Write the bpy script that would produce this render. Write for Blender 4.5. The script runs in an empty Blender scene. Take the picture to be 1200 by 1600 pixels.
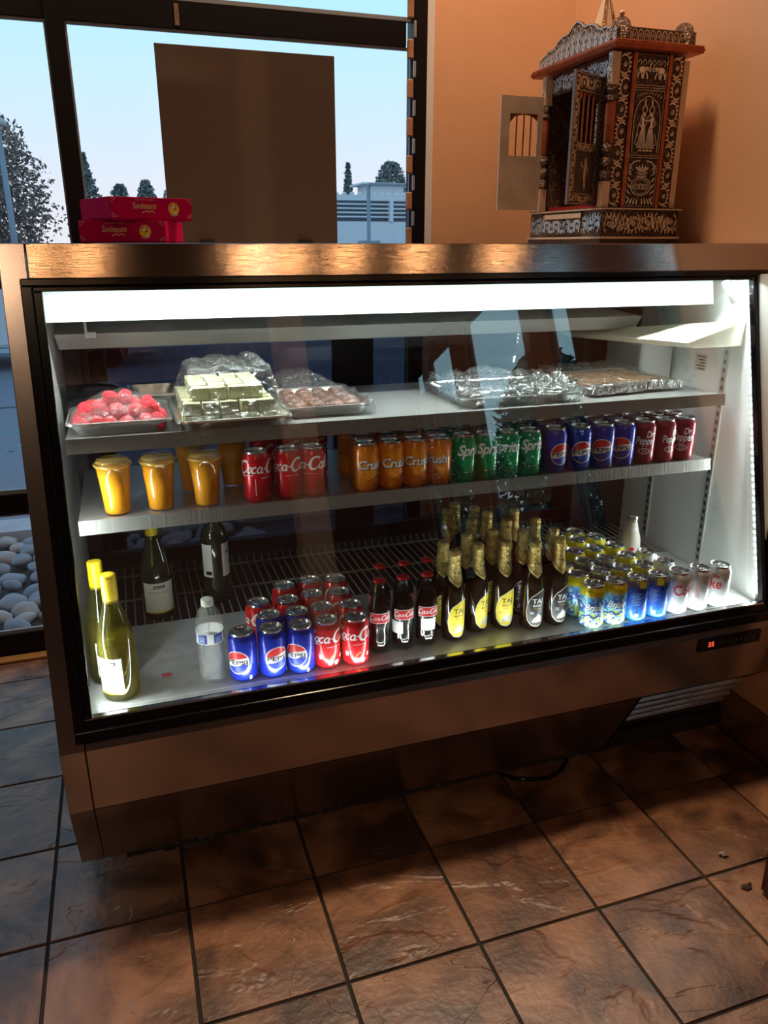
import bpy, bmesh, math, random
from mathutils import Vector, noise, Matrix
random.seed(7)
PI = math.pi
S = bpy.context.scene
COL = S.collection

# ---------------------------------------------------------------- camera, sky, exposure
cd = bpy.data.cameras.new('camera'); cam = bpy.data.objects.new('camera', cd); COL.objects.link(cam)
cam.location = (0, 0, 1.475)
cam.rotation_euler = (math.radians(90 - 19.1), 0, math.radians(-18.4))
cd.sensor_fit = 'VERTICAL'; cd.sensor_height = 36; cd.sensor_width = 27; cd.lens = 27.135
cd.clip_start = 0.02; cd.clip_end = 600
S.camera = cam
S.view_settings.view_transform = 'Standard'; S.view_settings.look = 'None'
S.view_settings.gamma = 1; S.view_settings.use_curve_mapping = False
S.view_settings.exposure = 0.0
try:
    S.cycles.transparent_max_bounces = 32; S.cycles.max_bounces = 10
    S.cycles.sample_clamp_indirect = 6
except Exception: pass

W = bpy.data.worlds.new('sky'); S.world = W; W.use_nodes = True
nt = W.node_tree; nt.nodes.clear()
out = nt.nodes.new('ShaderNodeOutputWorld'); bg = nt.nodes.new('ShaderNodeBackground')
tc = nt.nodes.new('ShaderNodeTexCoord'); sp = nt.nodes.new('ShaderNodeSeparateXYZ'); cr = nt.nodes.new('ShaderNodeValToRGB')
nt.links.new(tc.outputs['Generated'], sp.inputs[0]); nt.links.new(sp.outputs['Z'], cr.inputs[0])
nt.links.new(cr.outputs[0], bg.inputs[0]); nt.links.new(bg.outputs[0], out.inputs[0])
els = cr.color_ramp.elements
els[0].position = 0.0; els[0].color = (.76, .74, .80, 1)
els[1].position = 1.0; els[1].color = (.20, .42, .72, 1)
for p, c in ((.05, (.72, .73, .83, 1)), (.13, (.60, .75, .90, 1)), (.25, (.44, .78, .93, 1)), (.5, (.36, .64, .86, 1))):
    e = els.new(p); e.color = c
bg.inputs[1].default_value = 1.30
LED_POWER = 60.0
BULB_POWER = 37.0

# ---------------------------------------------------------------- materials
def nodes(name):
    m = bpy.data.materials.new(name); m.use_nodes = True
    t = m.node_tree; t.nodes.clear()
    o = t.nodes.new('ShaderNodeOutputMaterial')
    return m, t, o
def rgb(c): return (c[0], c[1], c[2], 1)
def pm(name, col, rough=.5, metal=0., col2=None, scale=5., stretch=(1,1,1), bump=0., bscale=60., bstretch=(1,1,1), world=False,
       bdist=.01, emis=None, es=0., spec=.5, coat=0., lo=.35, hi=.65, detail=4., rrand=0.):
    m, t, o = nodes(name)
    b = t.nodes.new('ShaderNodeBsdfPrincipled'); t.links.new(b.outputs[0], o.inputs[0])
    b.inputs['Base Color'].default_value = rgb(col); b.inputs['Roughness'].default_value = rough
    b.inputs['Metallic'].default_value = metal; b.inputs['Specular IOR Level'].default_value = spec
    b.inputs['Coat Weight'].default_value = coat; b.inputs['Coat Roughness'].default_value = .08
    if emis: b.inputs['Emission Color'].default_value = rgb(emis); b.inputs['Emission Strength'].default_value = es
    if world:
        src = t.nodes.new('ShaderNodeNewGeometry').outputs['Position']
    else:
        src = t.nodes.new('ShaderNodeTexCoord').outputs['Object']
    def mapped(st):
        mp = t.nodes.new('ShaderNodeMapping'); mp.inputs['Scale'].default_value = st
        t.links.new(src, mp.inputs[0]); return mp.outputs[0]
    if col2:
        n = t.nodes.new('ShaderNodeTexNoise'); n.inputs['Scale'].default_value = scale; n.inputs['Detail'].default_value = detail
        t.links.new(mapped(stretch), n.inputs['Vector'])
        r = t.nodes.new('ShaderNodeValToRGB'); r.color_ramp.elements[0].position = lo; r.color_ramp.elements[1].position = hi
        r.color_ramp.elements[0].color = rgb(col); r.color_ramp.elements[1].color = rgb(col2)
        t.links.new(n.outputs['Fac'], r.inputs[0]); last = r.outputs[0]
        if rrand:
            oi = t.nodes.new('ShaderNodeObjectInfo'); hs = t.nodes.new('ShaderNodeHueSaturation')
            mr = t.nodes.new('ShaderNodeMapRange'); mr.inputs['To Min'].default_value = 1 - rrand; mr.inputs['To Max'].default_value = 1 + rrand
            t.links.new(oi.outputs['Random'], mr.inputs[0]); t.links.new(mr.outputs[0], hs.inputs['Value']); t.links.new(last, hs.inputs['Color']); last = hs.outputs[0]
        t.links.new(last, b.inputs['Base Color'])
    if bump:
        n2 = t.nodes.new('ShaderNodeTexNoise'); n2.inputs['Scale'].default_value = bscale; n2.inputs['Detail'].default_value = 3
        t.links.new(mapped(bstretch), n2.inputs['Vector'])
        bp = t.nodes.new('ShaderNodeBump'); bp.inputs['Strength'].default_value = bump; bp.inputs['Distance'].default_value = bdist
        t.links.new(n2.outputs['Fac'], bp.inputs['Height']); t.links.new(bp.outputs[0], b.inputs['Normal'])
    return m
def emit(name, col, s):
    m, t, o = nodes(name); e = t.nodes.new('ShaderNodeEmission'); e.inputs[0].default_value = rgb(col); e.inputs[1].default_value = s
    t.links.new(e.outputs[0], o.inputs[0]); return m
def thin(name, col=(1,1,1), f0=.04, rough=0., diff=0., dcol=(1,1,1), bump=0., bscale=30., bstretch=(1,1,1), gcol=(1,1,1), gadd=0.):
    """thin clear sheet: straight transmission + Fresnel (Schlick) reflection, optional milky share"""
    m, t, o = nodes(name); N = t.nodes.new; L = t.links.new
    g = N('ShaderNodeNewGeometry'); dt = N('ShaderNodeVectorMath'); dt.operation = 'DOT_PRODUCT'
    nrm = g.outputs['Normal']
    if bump:
        src = N('ShaderNodeTexCoord').outputs['Object']; mp = N('ShaderNodeMapping'); mp.inputs['Scale'].default_value = bstretch
        L(src, mp.inputs[0]); n2 = N('ShaderNodeTexNoise'); n2.inputs['Scale'].default_value = bscale; n2.inputs['Detail'].default_value = 4
        n2.inputs['Distortion'].default_value = 1.2
        L(mp.outputs[0], n2.inputs['Vector']); bp = N('ShaderNodeBump'); bp.inputs['Strength'].default_value = bump; bp.inputs['Distance'].default_value = .02
        L(n2.outputs['Fac'], bp.inputs['Height']); nrm = bp.outputs[0]
    L(nrm, dt.inputs[0]); L(g.outputs['Incoming'], dt.inputs[1])
    ab = N('ShaderNodeMath'); ab.operation = 'ABSOLUTE'; L(dt.outputs['Value'], ab.inputs[0])
    s1 = N('ShaderNodeMath'); s1.operation = 'SUBTRACT'; s1.inputs[0].default_value = 1; L(ab.outputs[0], s1.inputs[1])
    pw = N('ShaderNodeMath'); pw.operation = 'POWER'; L(s1.outputs[0], pw.inputs[0]); pw.inputs[1].default_value = 5
    ml = N('ShaderNodeMath'); ml.operation = 'MULTIPLY_ADD'; L(pw.outputs[0], ml.inputs[0]); ml.inputs[1].default_value = 1 - f0; ml.inputs[2].default_value = f0 + gadd
    ml.use_clamp = True
    tr = N('ShaderNodeBsdfTransparent'); tr.inputs[0].default_value = rgb(col)
    gl = N('ShaderNodeBsdfGlossy'); gl.inputs['Roughness'].default_value = rough; gl.inputs[0].default_value = rgb(gcol)
    if bump: L(nrm, gl.inputs['Normal'])
    base = tr.outputs[0]
    if diff:
        df = N('ShaderNodeBsdfDiffuse'); df.inputs[0].default_value = rgb(dcol)
        mx0 = N('ShaderNodeMixShader'); mx0.inputs[0].default_value = diff; L(base, mx0.inputs[1]); L(df.outputs[0], mx0.inputs[2]); base = mx0.outputs[0]
    mx = N('ShaderNodeMixShader'); L(ml.outputs[0], mx.inputs[0]); L(base, mx.inputs[1]); L(gl.outputs[0], mx.inputs[2]); L(mx.outputs[0], o.inputs[0])
    return m

STEEL = pm('brushed_steel', (.50,.45,.43), .09, 1., bump=.10, bscale=14, bstretch=(1,30,110), bdist=.0004)
STEEL_W = pm('worn_steel', (.34,.30,.29), .22, 1., col2=(.40,.36,.35), scale=4, bump=.06, bscale=12, bstretch=(1,30,100), bdist=.0005)
SHELF = pm('shelf_steel', (.50,.50,.48), .34, .6)
PAN = pm('deck_pan_steel', (.50,.51,.50), .42, .35, col2=(.64,.65,.63), scale=22, bump=.08, bscale=90, bdist=.002)
BLACK = pm('black_plastic', (.006,.005,.007), .16, spec=.35)
BLACKM = pm('black_matte', (.012,.011,.012), .6)
DARKM = pm('dark_aluminium', (.005,.004,.006), .4, 0, spec=.18)
WHITE = pm('white_liner', (.80,.82,.80), .35, col2=(.72,.74,.71), scale=3)
WHITEG = pm('grey_white_metal', (.50,.50,.47), .4, .1)
CREAM = pm('cream_plastic', (.78,.74,.58), .45)
GLASS = thin('clear_glass')
FGLASS = thin('case_front_glass', (.96,.97,.97), f0=.14)
PANE = thin('window_glass', (.97,.985,.98))
TINT = thin('tinted_glass', (.42,.42,.46))
ORANGE = pm('orange_paint', (.62,.345,.20), .45, col2=(.65,.365,.215), scale=2, bump=.05, bscale=120, world=True)
BROWNW = pm('brown_paint', (.12,.055,.032), .6, col2=(.14,.065,.04), scale=1, world=True)
REVEAL = pm('white_reveal', (.62,.60,.62), .6)
CEIL = pm('ceiling_paint', (.16,.12,.10), .8)
GROUT = pm('dark_grout', (.030,.025,.022), .9)
WOOD = pm('wood_block', (.42,.20,.10), .5, col2=(.30,.13,.06), scale=30)
MAHOG = pm('dark_red_wood', (.055,.010,.008), .25, col2=(.09,.018,.012), scale=20, stretch=(1,1,.1))

def tile_mat():
    m, t, o = nodes('slate_tile'); N = t.nodes.new; L = t.links.new
    b = N('ShaderNodeBsdfPrincipled'); L(b.outputs[0], o.inputs[0])
    pos = N('ShaderNodeNewGeometry').outputs['Position']
    oi = N('ShaderNodeObjectInfo')
    add = N('ShaderNodeVectorMath'); add.operation = 'MULTIPLY_ADD'; L(oi.outputs['Random'], add.inputs[0]); add.inputs[1].default_value = (9, 7, 5); L(pos, add.inputs[2])
    n1 = N('ShaderNodeTexNoise'); n1.inputs['Scale'].default_value = 7; n1.inputs['Detail'].default_value = 8; n1.inputs['Distortion'].default_value = .6; L(add.outputs[0], n1.inputs['Vector'])
    r = N('ShaderNodeValToRGB'); e = r.color_ramp.elements
    e[0].position = .36; e[0].color = (.070,.028,.013,1); e[1].position = .66; e[1].color = (.34,.165,.085,1)
    x = e.new(.5); x.color = (.185,.080,.038,1)
    L(n1.outputs['Fac'], r.inputs[0])
    # clefts: thin ridges of a distorted noise
    mp = N('ShaderNodeMapping'); mp.inputs['Scale'].default_value = (1, 2.0, 1); L(add.outputs[0], mp.inputs[0])
    n2 = N('ShaderNodeTexNoise'); n2.inputs['Scale'].default_value = 3.0; n2.inputs['Detail'].default_value = 4; n2.inputs['Distortion'].default_value = .5; L(mp.outputs[0], n2.inputs['Vector'])
    step = N('ShaderNodeMapRange'); step.interpolation_type = 'SMOOTHSTEP'; step.inputs['From Min'].default_value = .56; step.inputs['From Max'].default_value = .60; L(n2.outputs['Fac'], step.inputs[0])
    step2 = N('ShaderNodeMapRange'); step2.interpolation_type = 'SMOOTHSTEP'; step2.inputs['From Min'].default_value = .40; step2.inputs['From Max'].default_value = .405; L(n2.outputs['Fac'], step2.inputs[0])
    n3 = N('ShaderNodeTexNoise'); n3.inputs['Scale'].default_value = 60; n3.inputs['Detail'].default_value = 4; L(pos, n3.inputs['Vector'])
    sm = N('ShaderNodeMath'); sm.operation = 'ADD'; L(step.outputs[0], sm.inputs[0]); L(step2.outputs[0], sm.inputs[1])
    sm2 = N('ShaderNodeMath'); sm2.operation = 'MULTIPLY_ADD'; L(n3.outputs['Fac'], sm2.inputs[0]); sm2.inputs[1].default_value = .8; L(sm.outputs[0], sm2.inputs[2])
    bp = N('ShaderNodeBump'); bp.inputs['Strength'].default_value = .55; bp.inputs['Distance'].default_value = .004; L(sm2.outputs[0], bp.inputs['Height']); L(bp.outputs[0], b.inputs['Normal'])
    hs = N('ShaderNodeHueSaturation'); mr = N('ShaderNodeMapRange'); mr.inputs['To Min'].default_value = .85; mr.inputs['To Max'].default_value = 1.15
    L(oi.outputs['Random'], mr.inputs[0]); L(mr.outputs[0], hs.inputs['Value']); L(r.outputs[0], hs.inputs['Color']); L(hs.outputs[0], b.inputs['Base Color'])
    b.inputs['Roughness'].default_value = .42; b.inputs['Specular IOR Level'].default_value = .8
    return m
TILE = tile_mat()

# ---------------------------------------------------------------- mesh builder
class MB:
    def __init__(s): s.v = []; s.f = []; s.m = []; s.sm = []
    def add(s, vs, fs, mi=0, smooth=False):
        n = len(s.v); s.v += [tuple(p) for p in vs]
        for f in fs: s.f.append([i + n for i in f]); s.m.append(mi); s.sm.append(smooth)
        return s
    def hexa(s, p, mi=0):      # 8 corners: bottom 4 ccw, top 4 ccw
        return s.add(p, [(0,3,2,1),(4,5,6,7),(0,1,5,4),(1,2,6,5),(2,3,7,6),(3,0,4,7)], mi)
    def box(s, x0, x1, y0, y1, z0, z1, mi=0):
        return s.hexa([(x0,y0,z0),(x1,y0,z0),(x1,y1,z0),(x0,y1,z0),(x0,y0,z1),(x1,y0,z1),(x1,y1,z1),(x0,y1,z1)], mi)
    def prism_x(s, prof, x0, x1, mi=0):    # prof (y,z) list
        n = len(prof); vs = [(x0,y,z) for y,z in prof] + [(x1,y,z) for y,z in prof]
        fs = [tuple(range(n-1,-1,-1)), tuple(range(n,2*n))] + [(i,(i+1)%n,n+(i+1)%n,n+i) for i in range(n)]
        return s.add(vs, fs, mi)
    def lathe(s, prof, n=32, mi=0, c=(0,0,0), smooth=True, arc=None):
        vs = []; fs = []
        for r, z in prof:
            for k in range(n):
                a = 2*PI*k/n; vs.append((c[0]+r*math.sin(a), c[1]-r*math.cos(a), c[2]+z))
        for i in range(len(prof)-1):
            for k in range(n):
                k2 = (k+1) % n; fs.append((i*n+k, i*n+k2, (i+1)*n+k2, (i+1)*n+k))
        return s.add(vs, fs, mi, smooth)
    def tube(s, pts, r, n=8, mi=0, closed=False):
        P = [Vector(p) for p in pts]; vs = []; fs = []; m = len(P)
        for i, p in enumerate(P):
            a = P[(i-1) % m] if (closed or i > 0) else P[i]; b = P[(i+1) % m] if (closed or i < m-1) else P[i]
            d = (b-a).normalized(); u = d.cross(Vector((0,0,1)))
            if u.length < .05: u = d.cross(Vector((0,1,0)))
            u.normalize(); w = d.cross(u)
            rr = r[i] if isinstance(r, (list, tuple)) else r
            for k in range(n):
                t = 2*PI*k/n; vs.append(p + u*math.cos(t)*rr + w*math.sin(t)*rr)
        for i in range(m if closed else m-1):
            j = (i+1) % m
            for k in range(n):
                k2 = (k+1) % n; fs.append((i*n+k, i*n+k2, j*n+k2, j*n+k))
        if not closed:
            fs.append(tuple(range(n-1,-1,-1))); fs.append(tuple((m-1)*n+k for k in range(n)))
        return s.add(vs, fs, mi, True)
    def data(s, name, mats):
        me = bpy.data.meshes.new(name); me.from_pydata(s.v, [], s.f)
        for m in mats: me.materials.append(m)
        me.polygons.foreach_set('material_index', s.m); me.polygons.foreach_set('use_smooth', s.sm); me.update()
        bm = bmesh.new(); bm.from_mesh(me); bmesh.ops.recalc_face_normals(bm, faces=bm.faces); bm.to_mesh(me); bm.free()
        return me
    def build(s, name, mats, parent=None, shift=True, bevel=0., auto=False):
        if not isinstance(mats, (list, tuple)): mats = [mats]
        me = s.data(name, mats); o = bpy.data.objects.new(name, me); COL.objects.link(o)
        if parent:
            o.parent = parent
            if shift:
                p = parent
                while p.parent: p = p.parent
                o.location = -Vector(p.location) if parent.parent is None else (0,0,0)
        if bevel:
            b = o.modifiers.new('bevel', 'BEVEL'); b.width = bevel; b.segments = 2; b.limit_method = 'ANGLE'
        return o
def tag(o, label=None, cat=None, group=None, kind=None):
    if label: o['label'] = label
    if cat: o['category'] = cat
    if group: o['group'] = group
    if kind: o['kind'] = kind
    return o
def thing(name, loc, label, cat, group=None, rz=0.):
    o = bpy.data.objects.new(name, None); COL.objects.link(o); o.location = loc; o.rotation_euler = (0,0,rz); o.empty_display_size = .02
    return tag(o, label, cat, group)
def copy_tree(o, parent=None):
    c = o.copy(); COL.objects.link(c); c.parent = parent
    for ch in o.children: copy_tree(ch, c)
    return c
def struct(name, mb, mats, parent=None, **k):
    o = mb.build(name, mats, parent, **k)
    if parent is None: o['kind'] = 'structure'
    return o
def nz(x, y, z=0, s=1): return noise.noise(Vector((x*s, y*s, z*s)))

def gy(z): return 1.54 + (z-.519)*.2506       # the sloping plane of the case front

# ---------------------------------------------------------------- room shell
fl = struct('floor', MB().box(-4.5, 3.6, -8, 2.92, -.06, -.006), GROUT)
X0, Y0, T = .008-.305*6, 1.485-.305*9, .305
tvar = []
for k in range(5):
    rnd = random.Random(k); g = .0045; n = 4; mb = MB(); vs = []; 
    for j in range(n+1):
        for i in range(n+1):
            x = g + (T-2*g)*i/n; y = g + (T-2*g)*j/n; e = 1 if 0 < i < n and 0 < j < n else 0
            vs.append((x, y, -.0012 + e*(.0012 + rnd.uniform(-.0006,.0008))))
    fs = [(j*(n+1)+i, j*(n+1)+i+1, (j+1)*(n+1)+i+1, (j+1)*(n+1)+i) for j in range(n) for i in range(n)]
    b0 = len(vs); vs += [(g-.001,g-.001,-.01),(T-g+.001,g-.001,-.01),(T-g+.001,T-g+.001,-.01),(g-.001,T-g+.001,-.01)]
    edges = [[i for i in range(n+1)], [i*(n+1)+n for i in range(n+1)], [n*(n+1)+n-i for i in range(n+1)], [(n-i)*(n+1) for i in range(n+1)]]
    for q, ed in enumerate(edges): fs.append([b0+q, b0+(q+1)%4] + ed[::-1])
    mb.add(vs, fs); tvar.append(mb.data('tile', [TILE]))
far = MB()
for j in range(-20, 15):
    for i in range(-9, 13):
        x = X0 + i*T; y = Y0 + j*T
        if y > 2.87 or x > 3.5: continue
        if -.4 < y and -1.3 < x < 1.6:
            o = bpy.data.objects.new('tile', random.choice(tvar)); COL.objects.link(o)
            o.parent = fl; o.location = (x, y, 0)
            if y + T > 2.85: o.scale = (1, (2.845-y)/T, 1)
            if x + T > 1.705: o.scale = ((1.70-x)/T, 1, 1)
        else:
            x1 = x+T-.0035; y1 = min(y+T-.0035, 2.845)
            if x < 1.70 < x1 and y > 1.2: x1 = 1.70
            if x >= 1.70 and y > 1.35: continue
            if x > 1.70: y1 = min(y1, 1.395)
            if x1 - x > .03 and y1 - y > .03: far.box(x+.0035, x1, y+.0035, y1, -.01, 0)
o = far.build('tile_field', TILE, fl); o['kind'] = 'stuff'

struct('ceiling', MB().box(-4.6, 3.7, -8.1, 3.1, 4.0, 4.1), CEIL)
struct('wall_back', MB().box(1.147, 1.83, 2.90, 3.06, 0, 4.0), ORANGE)
struct('wall_right', MB().box(1.71, 1.83, 1.40, 2.90, 0, 4.0), ORANGE)
struct('wall_return', MB().box(1.83, 3.72, 1.40, 1.52, 0, 4.0), ORANGE)
struct('wall_left', MB().box(-4.62, -4.5, -8, 3.0, 0, 4.0), BROWNW)
struct('wall_rear', MB().box(-4.6, 3.7, -8.12, -8.0, 0, 4.0), BROWNW)
struct('trim_1', MB().box(1.12, 1.147, 2.885, 3.06, 0, 4.0), REVEAL)
# tile baseboard on the right wall
bb = struct('baseboard_right', MB().box(1.703, 1.71, 1.40, 2.90, 0, .147), GROUT)
for k in range(5):
    y = 1.405 + k*.30
    MB().box(1.6985, 1.706, y+.003, min(y+.297, 2.895), .003, .147).build('tile', TILE, bb, bevel=.0015)
# windowed wall on the far right behind the camera (seen only reflected in the case glass)
wy = [(-6.0,-5.55), (-5.4,-4.6), (-4.2,-2.9), (-2.5,-2.1), (-1.0,-.72)]
mb = MB(); prev = -8.0
for a, b in wy:
    mb.box(3.6, 3.72, prev, a, 0, 4.0); mb.box(3.6, 3.72, a, b, 0, .9); mb.box(3.6, 3.72, a, b, 3.72, 4.0); prev = b
mb.box(3.6, 3.72, prev, 1.40, 0, 4.0)
struct('wall_side', mb, BROWNW)
for i, (a, b) in enumerate(wy):
    w = struct('window_%d' % (i+2), MB().box(3.64, 3.68, a, a+.03, .9, 3.72).box(3.64, 3.68, b-.03, b, .9, 3.72).box(3.64,3.68,a+.03,b-.03,.9,.94).box(3.64,3.68,a+.03,b-.03,3.68,3.72), DARKM)
    MB().box(3.657, 3.663, a+.03, b-.03, .94, 3.68).build('pane', PANE, w)

struct('unseen_pillar', MB().box(1.25, 1.50, -3.2, -2.9, 0, 4.0), pm('tan_plaster', (.42,.29,.20), .6))  # unseen; put in as a pale shape for the dark panel to reflect
struct('unseen_beam', MB().box(-4.5, 1.25, -3.4, -3.2, 2.9, 3.3), MAHOG)  # unseen; added as a dark shape for the panel to reflect

# storefront window behind the case
mull = [(-4.5,-4.44), (-3.3,-3.245), (-1.75,-1.695), (-.125,-.07)]
fr = MB()
for a, b in mull: fr.box(a, b, 2.89, 2.95, 0, 4.0)
for z0, z1 in ((0,.09), (.563,.635), (2.128,2.205), (3.94,4.0)):
    xs = mull + [(1.045, 1.12)]
    for k in range(4): fr.box(xs[k][1], xs[k+1][0], 2.895, 2.945, z0, z1)
fr.box(1.07, 1.12, 2.885, 2.955, 0, 4.0)
win = struct('window_1', fr, DARKM)
TRIMG = pm('grey_glazing_bead', (.22,.24,.28), .4, .3)
xs = mull + [(1.07, 1.12)]
for k in range(4):
    for z0, z1 in ((.09,.563), (.635,2.128), (2.205,3.94)):
        a, b = xs[k][1], xs[k+1][0]
        MB().box(a, b, 2.917, 2.923, z0, z1).build('pane', PANE, win)
        if k in (2, 3):
            t = .010
            MB().box(a, a+t*.6, 2.905, 2.915, z0, z1).box(b-t*.6, b, 2.905, 2.915, z0, z1).box(a+t*.6, b-t*.6, 2.905, 2.915, z0, z0+t*1.5).box(a+t*.6, b-t*.6, 2.905, 2.915, z1-t, z1).build('glazing_bead', TRIMG, win)
struct('trim_2', MB().box(-4.5, 1.12, 2.845, 2.885, 0, .012), pm('brass_strip', (.50,.27,.08), .4, .3), bevel=.003)
# screw holes and a bit of tape on the dark transom
tp = tag(MB().box(.262, .276, 2.891, 2.8945, 2.135, 2.195).build('tape_scrap', pm('old_tape', (.22,.12,.07), .7, col2=(.08,.04,.03), scale=80)), 'small scrap of brown tape stuck on the dark window transom', 'tape')

# string of wooden blocks hanging at the window edge
gar = thing('hanging_block_strand', (1.05, 2.88, 2.3), 'strand of brown wooden blocks hanging down the right edge of the window', 'decoration')
MB().tube([(1.052, 2.868, 1.48), (1.055, 2.87, 2.4)], .0025, 6).build('cord', BLACKM, gar)
for k in range(8):
    z = 1.505 + k*.122
    MB().box(1.040, 1.060, 2.858, 2.878, z-.030, z+.030).build('wooden_block', WOOD, gar, bevel=.004)
    if k < 7: MB().box(1.062, 1.070, 2.860, 2.872, z+.036, z+.086).build('metal_link', pm('grey_link', (.35,.37,.42), .35, .6) if k == 0 else bpy.data.materials['grey_link'], gar, bevel=.002)

# ---------------------------------------------------------------- outdoors
ASPH = pm('asphalt', (.155,.17,.225), .9, col2=(.20,.215,.27), scale=60, world=True, detail=8, bump=.3, bscale=90)
CONC = pm('pale_concrete', (.34,.36,.42), .9, col2=(.40,.42,.48), scale=8, world=True)
struct('ground', MB().box(-80, 80, 4.75, 200, -.4, -.12).box(3.72, 60, -40, 4.75, -.4, -.12).box(-80,-4.7,-40,4.75,-.4,-.12), ASPH)
struct('trim_3', MB().box(-20, 20, 4.55, 4.78, -.35, -.06), CONC)
struct('trim_4', MB().box(-20, 20, 13.3, 14.5, -.12, -.112), CONC)
struct('trim_5', MB().box(-20, 20, 8.70, 8.76, -.12, -.118), BLACKM)
gm = MB(); rnd = random.Random(3)
for k in range(26):
    x = -1.25 + rnd.uniform(0,.42); y = 6.7 + rnd.uniform(0,.9); w = rnd.uniform(.03,.10); h = rnd.uniform(.02,.05)
    gm.add([(x,y,-.1185),(x+w,y+h*.4,-.1185),(x+w*.8,y+h*1.3,-.1185),(x-w*.1,y+h,-.1185)], [(0,1,2,3)])
tag(gm.build('pavement_marking', pm('green_spray_paint', (.10,.32,.28), .8)), 'faded green utility paint scribbles sprayed on the asphalt outside', 'marking')

rocks = thing('rock_bed', (-.6, 3.7, -.12), 'bed of rounded grey river rocks outside under the window', 'rocks')
MB().box(-6, 3.5, 2.97, 4.55, -.35, -.16).build('gravel_bed', pm('dark_soil', (.06,.06,.07), 1.), rocks)
RK = [pm('river_rock_%d' % i, c, .7, col2=tuple(v*.8 for v in c), scale=14, bump=.2, bscale=50) for i, c in enumerate([(.30,.31,.36), (.38,.35,.36), (.24,.27,.33)])]
rmesh = []
for k in range(6):
    bm = bmesh.new(); bmesh.ops.create_icosphere(bm, subdivisions=3, radius=1)
    for v in bm.verts:
        d = 1 + .16*noise.noise(v.co*1.1 + Vector((k*7,0,0))); v.co = v.co*d; v.co.z *= .60; v.co.y *= .80
    for f in bm.faces: f.smooth = True
    me = bpy.data.meshes.new('river_rock'); bm.to_mesh(me); bm.free(); me.materials.append(RK[k % 3]); rmesh.append(me)
rnd = random.Random(11); placed = []
for t in range(2600):
    if len(placed) > 230: break
    x = rnd.uniform(-1.9,.6); y = rnd.uniform(3.02, 4.5); r = rnd.uniform(.045,.095)
    if all((x-a)**2 + (y-b)**2 > ((r+c)*.72)**2 for a,b,c in placed):
        placed.append((x,y,r)); o = bpy.data.objects.new('river_rock', rnd.choice(rmesh)); COL.objects.link(o)
        o.parent = rocks; o.location = (x+.6, y-3.7, rnd.uniform(-.02,.03)); o.scale = (r,r,r*rnd.uniform(.8,1.1)); o.rotation_euler = (rnd.uniform(-.3,.3), rnd.uniform(-.3,.3), rnd.uniform(0,6))

def leaf_tree(name, base, height, rad, nleaf, leaf, mat, label, trunk=.09, conifer=False, seed=1, group=None, zlow=.25):
    rnd = random.Random(seed); t = thing(name, base, label, 'tree', group); BK = bpy.data.materials.get('bark') or pm('bark', (.16,.12,.11), .9)
    bx, by, bz = base
    tb = MB().tube([(bx,by,bz), (bx+.02*height,by,bz+height*.45), (bx,by,bz+height*.9)], [trunk, trunk*.6, trunk*.15], 8)
    for k in range(14):
        a = rnd.uniform(0,6.28); z0 = bz + height*rnd.uniform(.25,.75); q = rad*.8*(1-(z0-bz)/height*(.9 if conifer else .5))
        tb.tube([(bx,by,z0), (bx+math.cos(a)*q*.5,by+math.sin(a)*q*.5,z0+height*.06), (bx+math.cos(a)*q,by+math.sin(a)*q,z0+height*(.0 if conifer else .16))], [trunk*.3,trunk*.18,trunk*.05], 5)
    tb.build('trunk', BK, t)
    lf = MB()
    for k in range(nleaf):
        h = rnd.random(); 
        if conifer: z = zlow + (1-zlow)*h; rr = rad*(1-h)*(.55+.45*abs(math.sin(h*34)))
        else: z = zlow + (1-zlow)*h; rr = rad*math.sqrt(max(0, 1-(2*h-.95)**2/1.15))*(.75+.3*noise.noise(Vector((h*4,seed,k%7))))
        a = rnd.uniform(0,6.28); q = rr*math.sqrt(rnd.uniform(.05,1))
        c = Vector((bx+math.cos(a)*q, by+math.sin(a)*q, bz+z*height)); s = leaf*rnd.uniform(.5,1.2)
        u = Vector((rnd.gauss(0,1),rnd.gauss(0,1),rnd.gauss(0,1))).normalized(); w = u.cross(Vector((rnd.gauss(0,1),rnd.gauss(0,1),rnd.gauss(0,1)))).normalized()
        n = u.cross(w)*.15*s
        lf.add([c-u*s, c+w*s*.5+n, c+u*s, c-w*s*.5+n], [(0,1,2),(0,2,3)])
    o = lf.build('foliage', mat, t); o['kind'] = 'stuff'
    return t
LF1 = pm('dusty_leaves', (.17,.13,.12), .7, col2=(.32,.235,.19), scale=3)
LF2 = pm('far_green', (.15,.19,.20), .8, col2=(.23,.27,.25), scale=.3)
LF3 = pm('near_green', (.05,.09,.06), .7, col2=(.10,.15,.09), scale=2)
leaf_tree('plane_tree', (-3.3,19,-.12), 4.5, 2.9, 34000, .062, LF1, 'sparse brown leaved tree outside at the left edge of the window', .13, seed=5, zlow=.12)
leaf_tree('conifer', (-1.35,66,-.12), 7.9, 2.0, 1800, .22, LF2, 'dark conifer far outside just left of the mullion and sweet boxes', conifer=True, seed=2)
for i, (x, h, r) in enumerate(((.9,5.6,1.2),(2.7,5.9,1.2),(4.5,5.7,1.2),(6.3,5.5,1.1))):
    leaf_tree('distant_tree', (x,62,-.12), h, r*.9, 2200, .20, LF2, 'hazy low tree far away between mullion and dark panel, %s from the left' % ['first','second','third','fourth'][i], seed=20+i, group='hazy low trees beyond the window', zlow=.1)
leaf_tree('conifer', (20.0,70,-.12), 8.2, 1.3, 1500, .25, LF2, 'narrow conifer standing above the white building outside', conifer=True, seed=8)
leaf_tree('broad_tree', (24.6,72,-.12), 8.6, 2.3, 2200, .25, LF2, 'broad green tree behind the white building roof, right side', seed=9)
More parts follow.
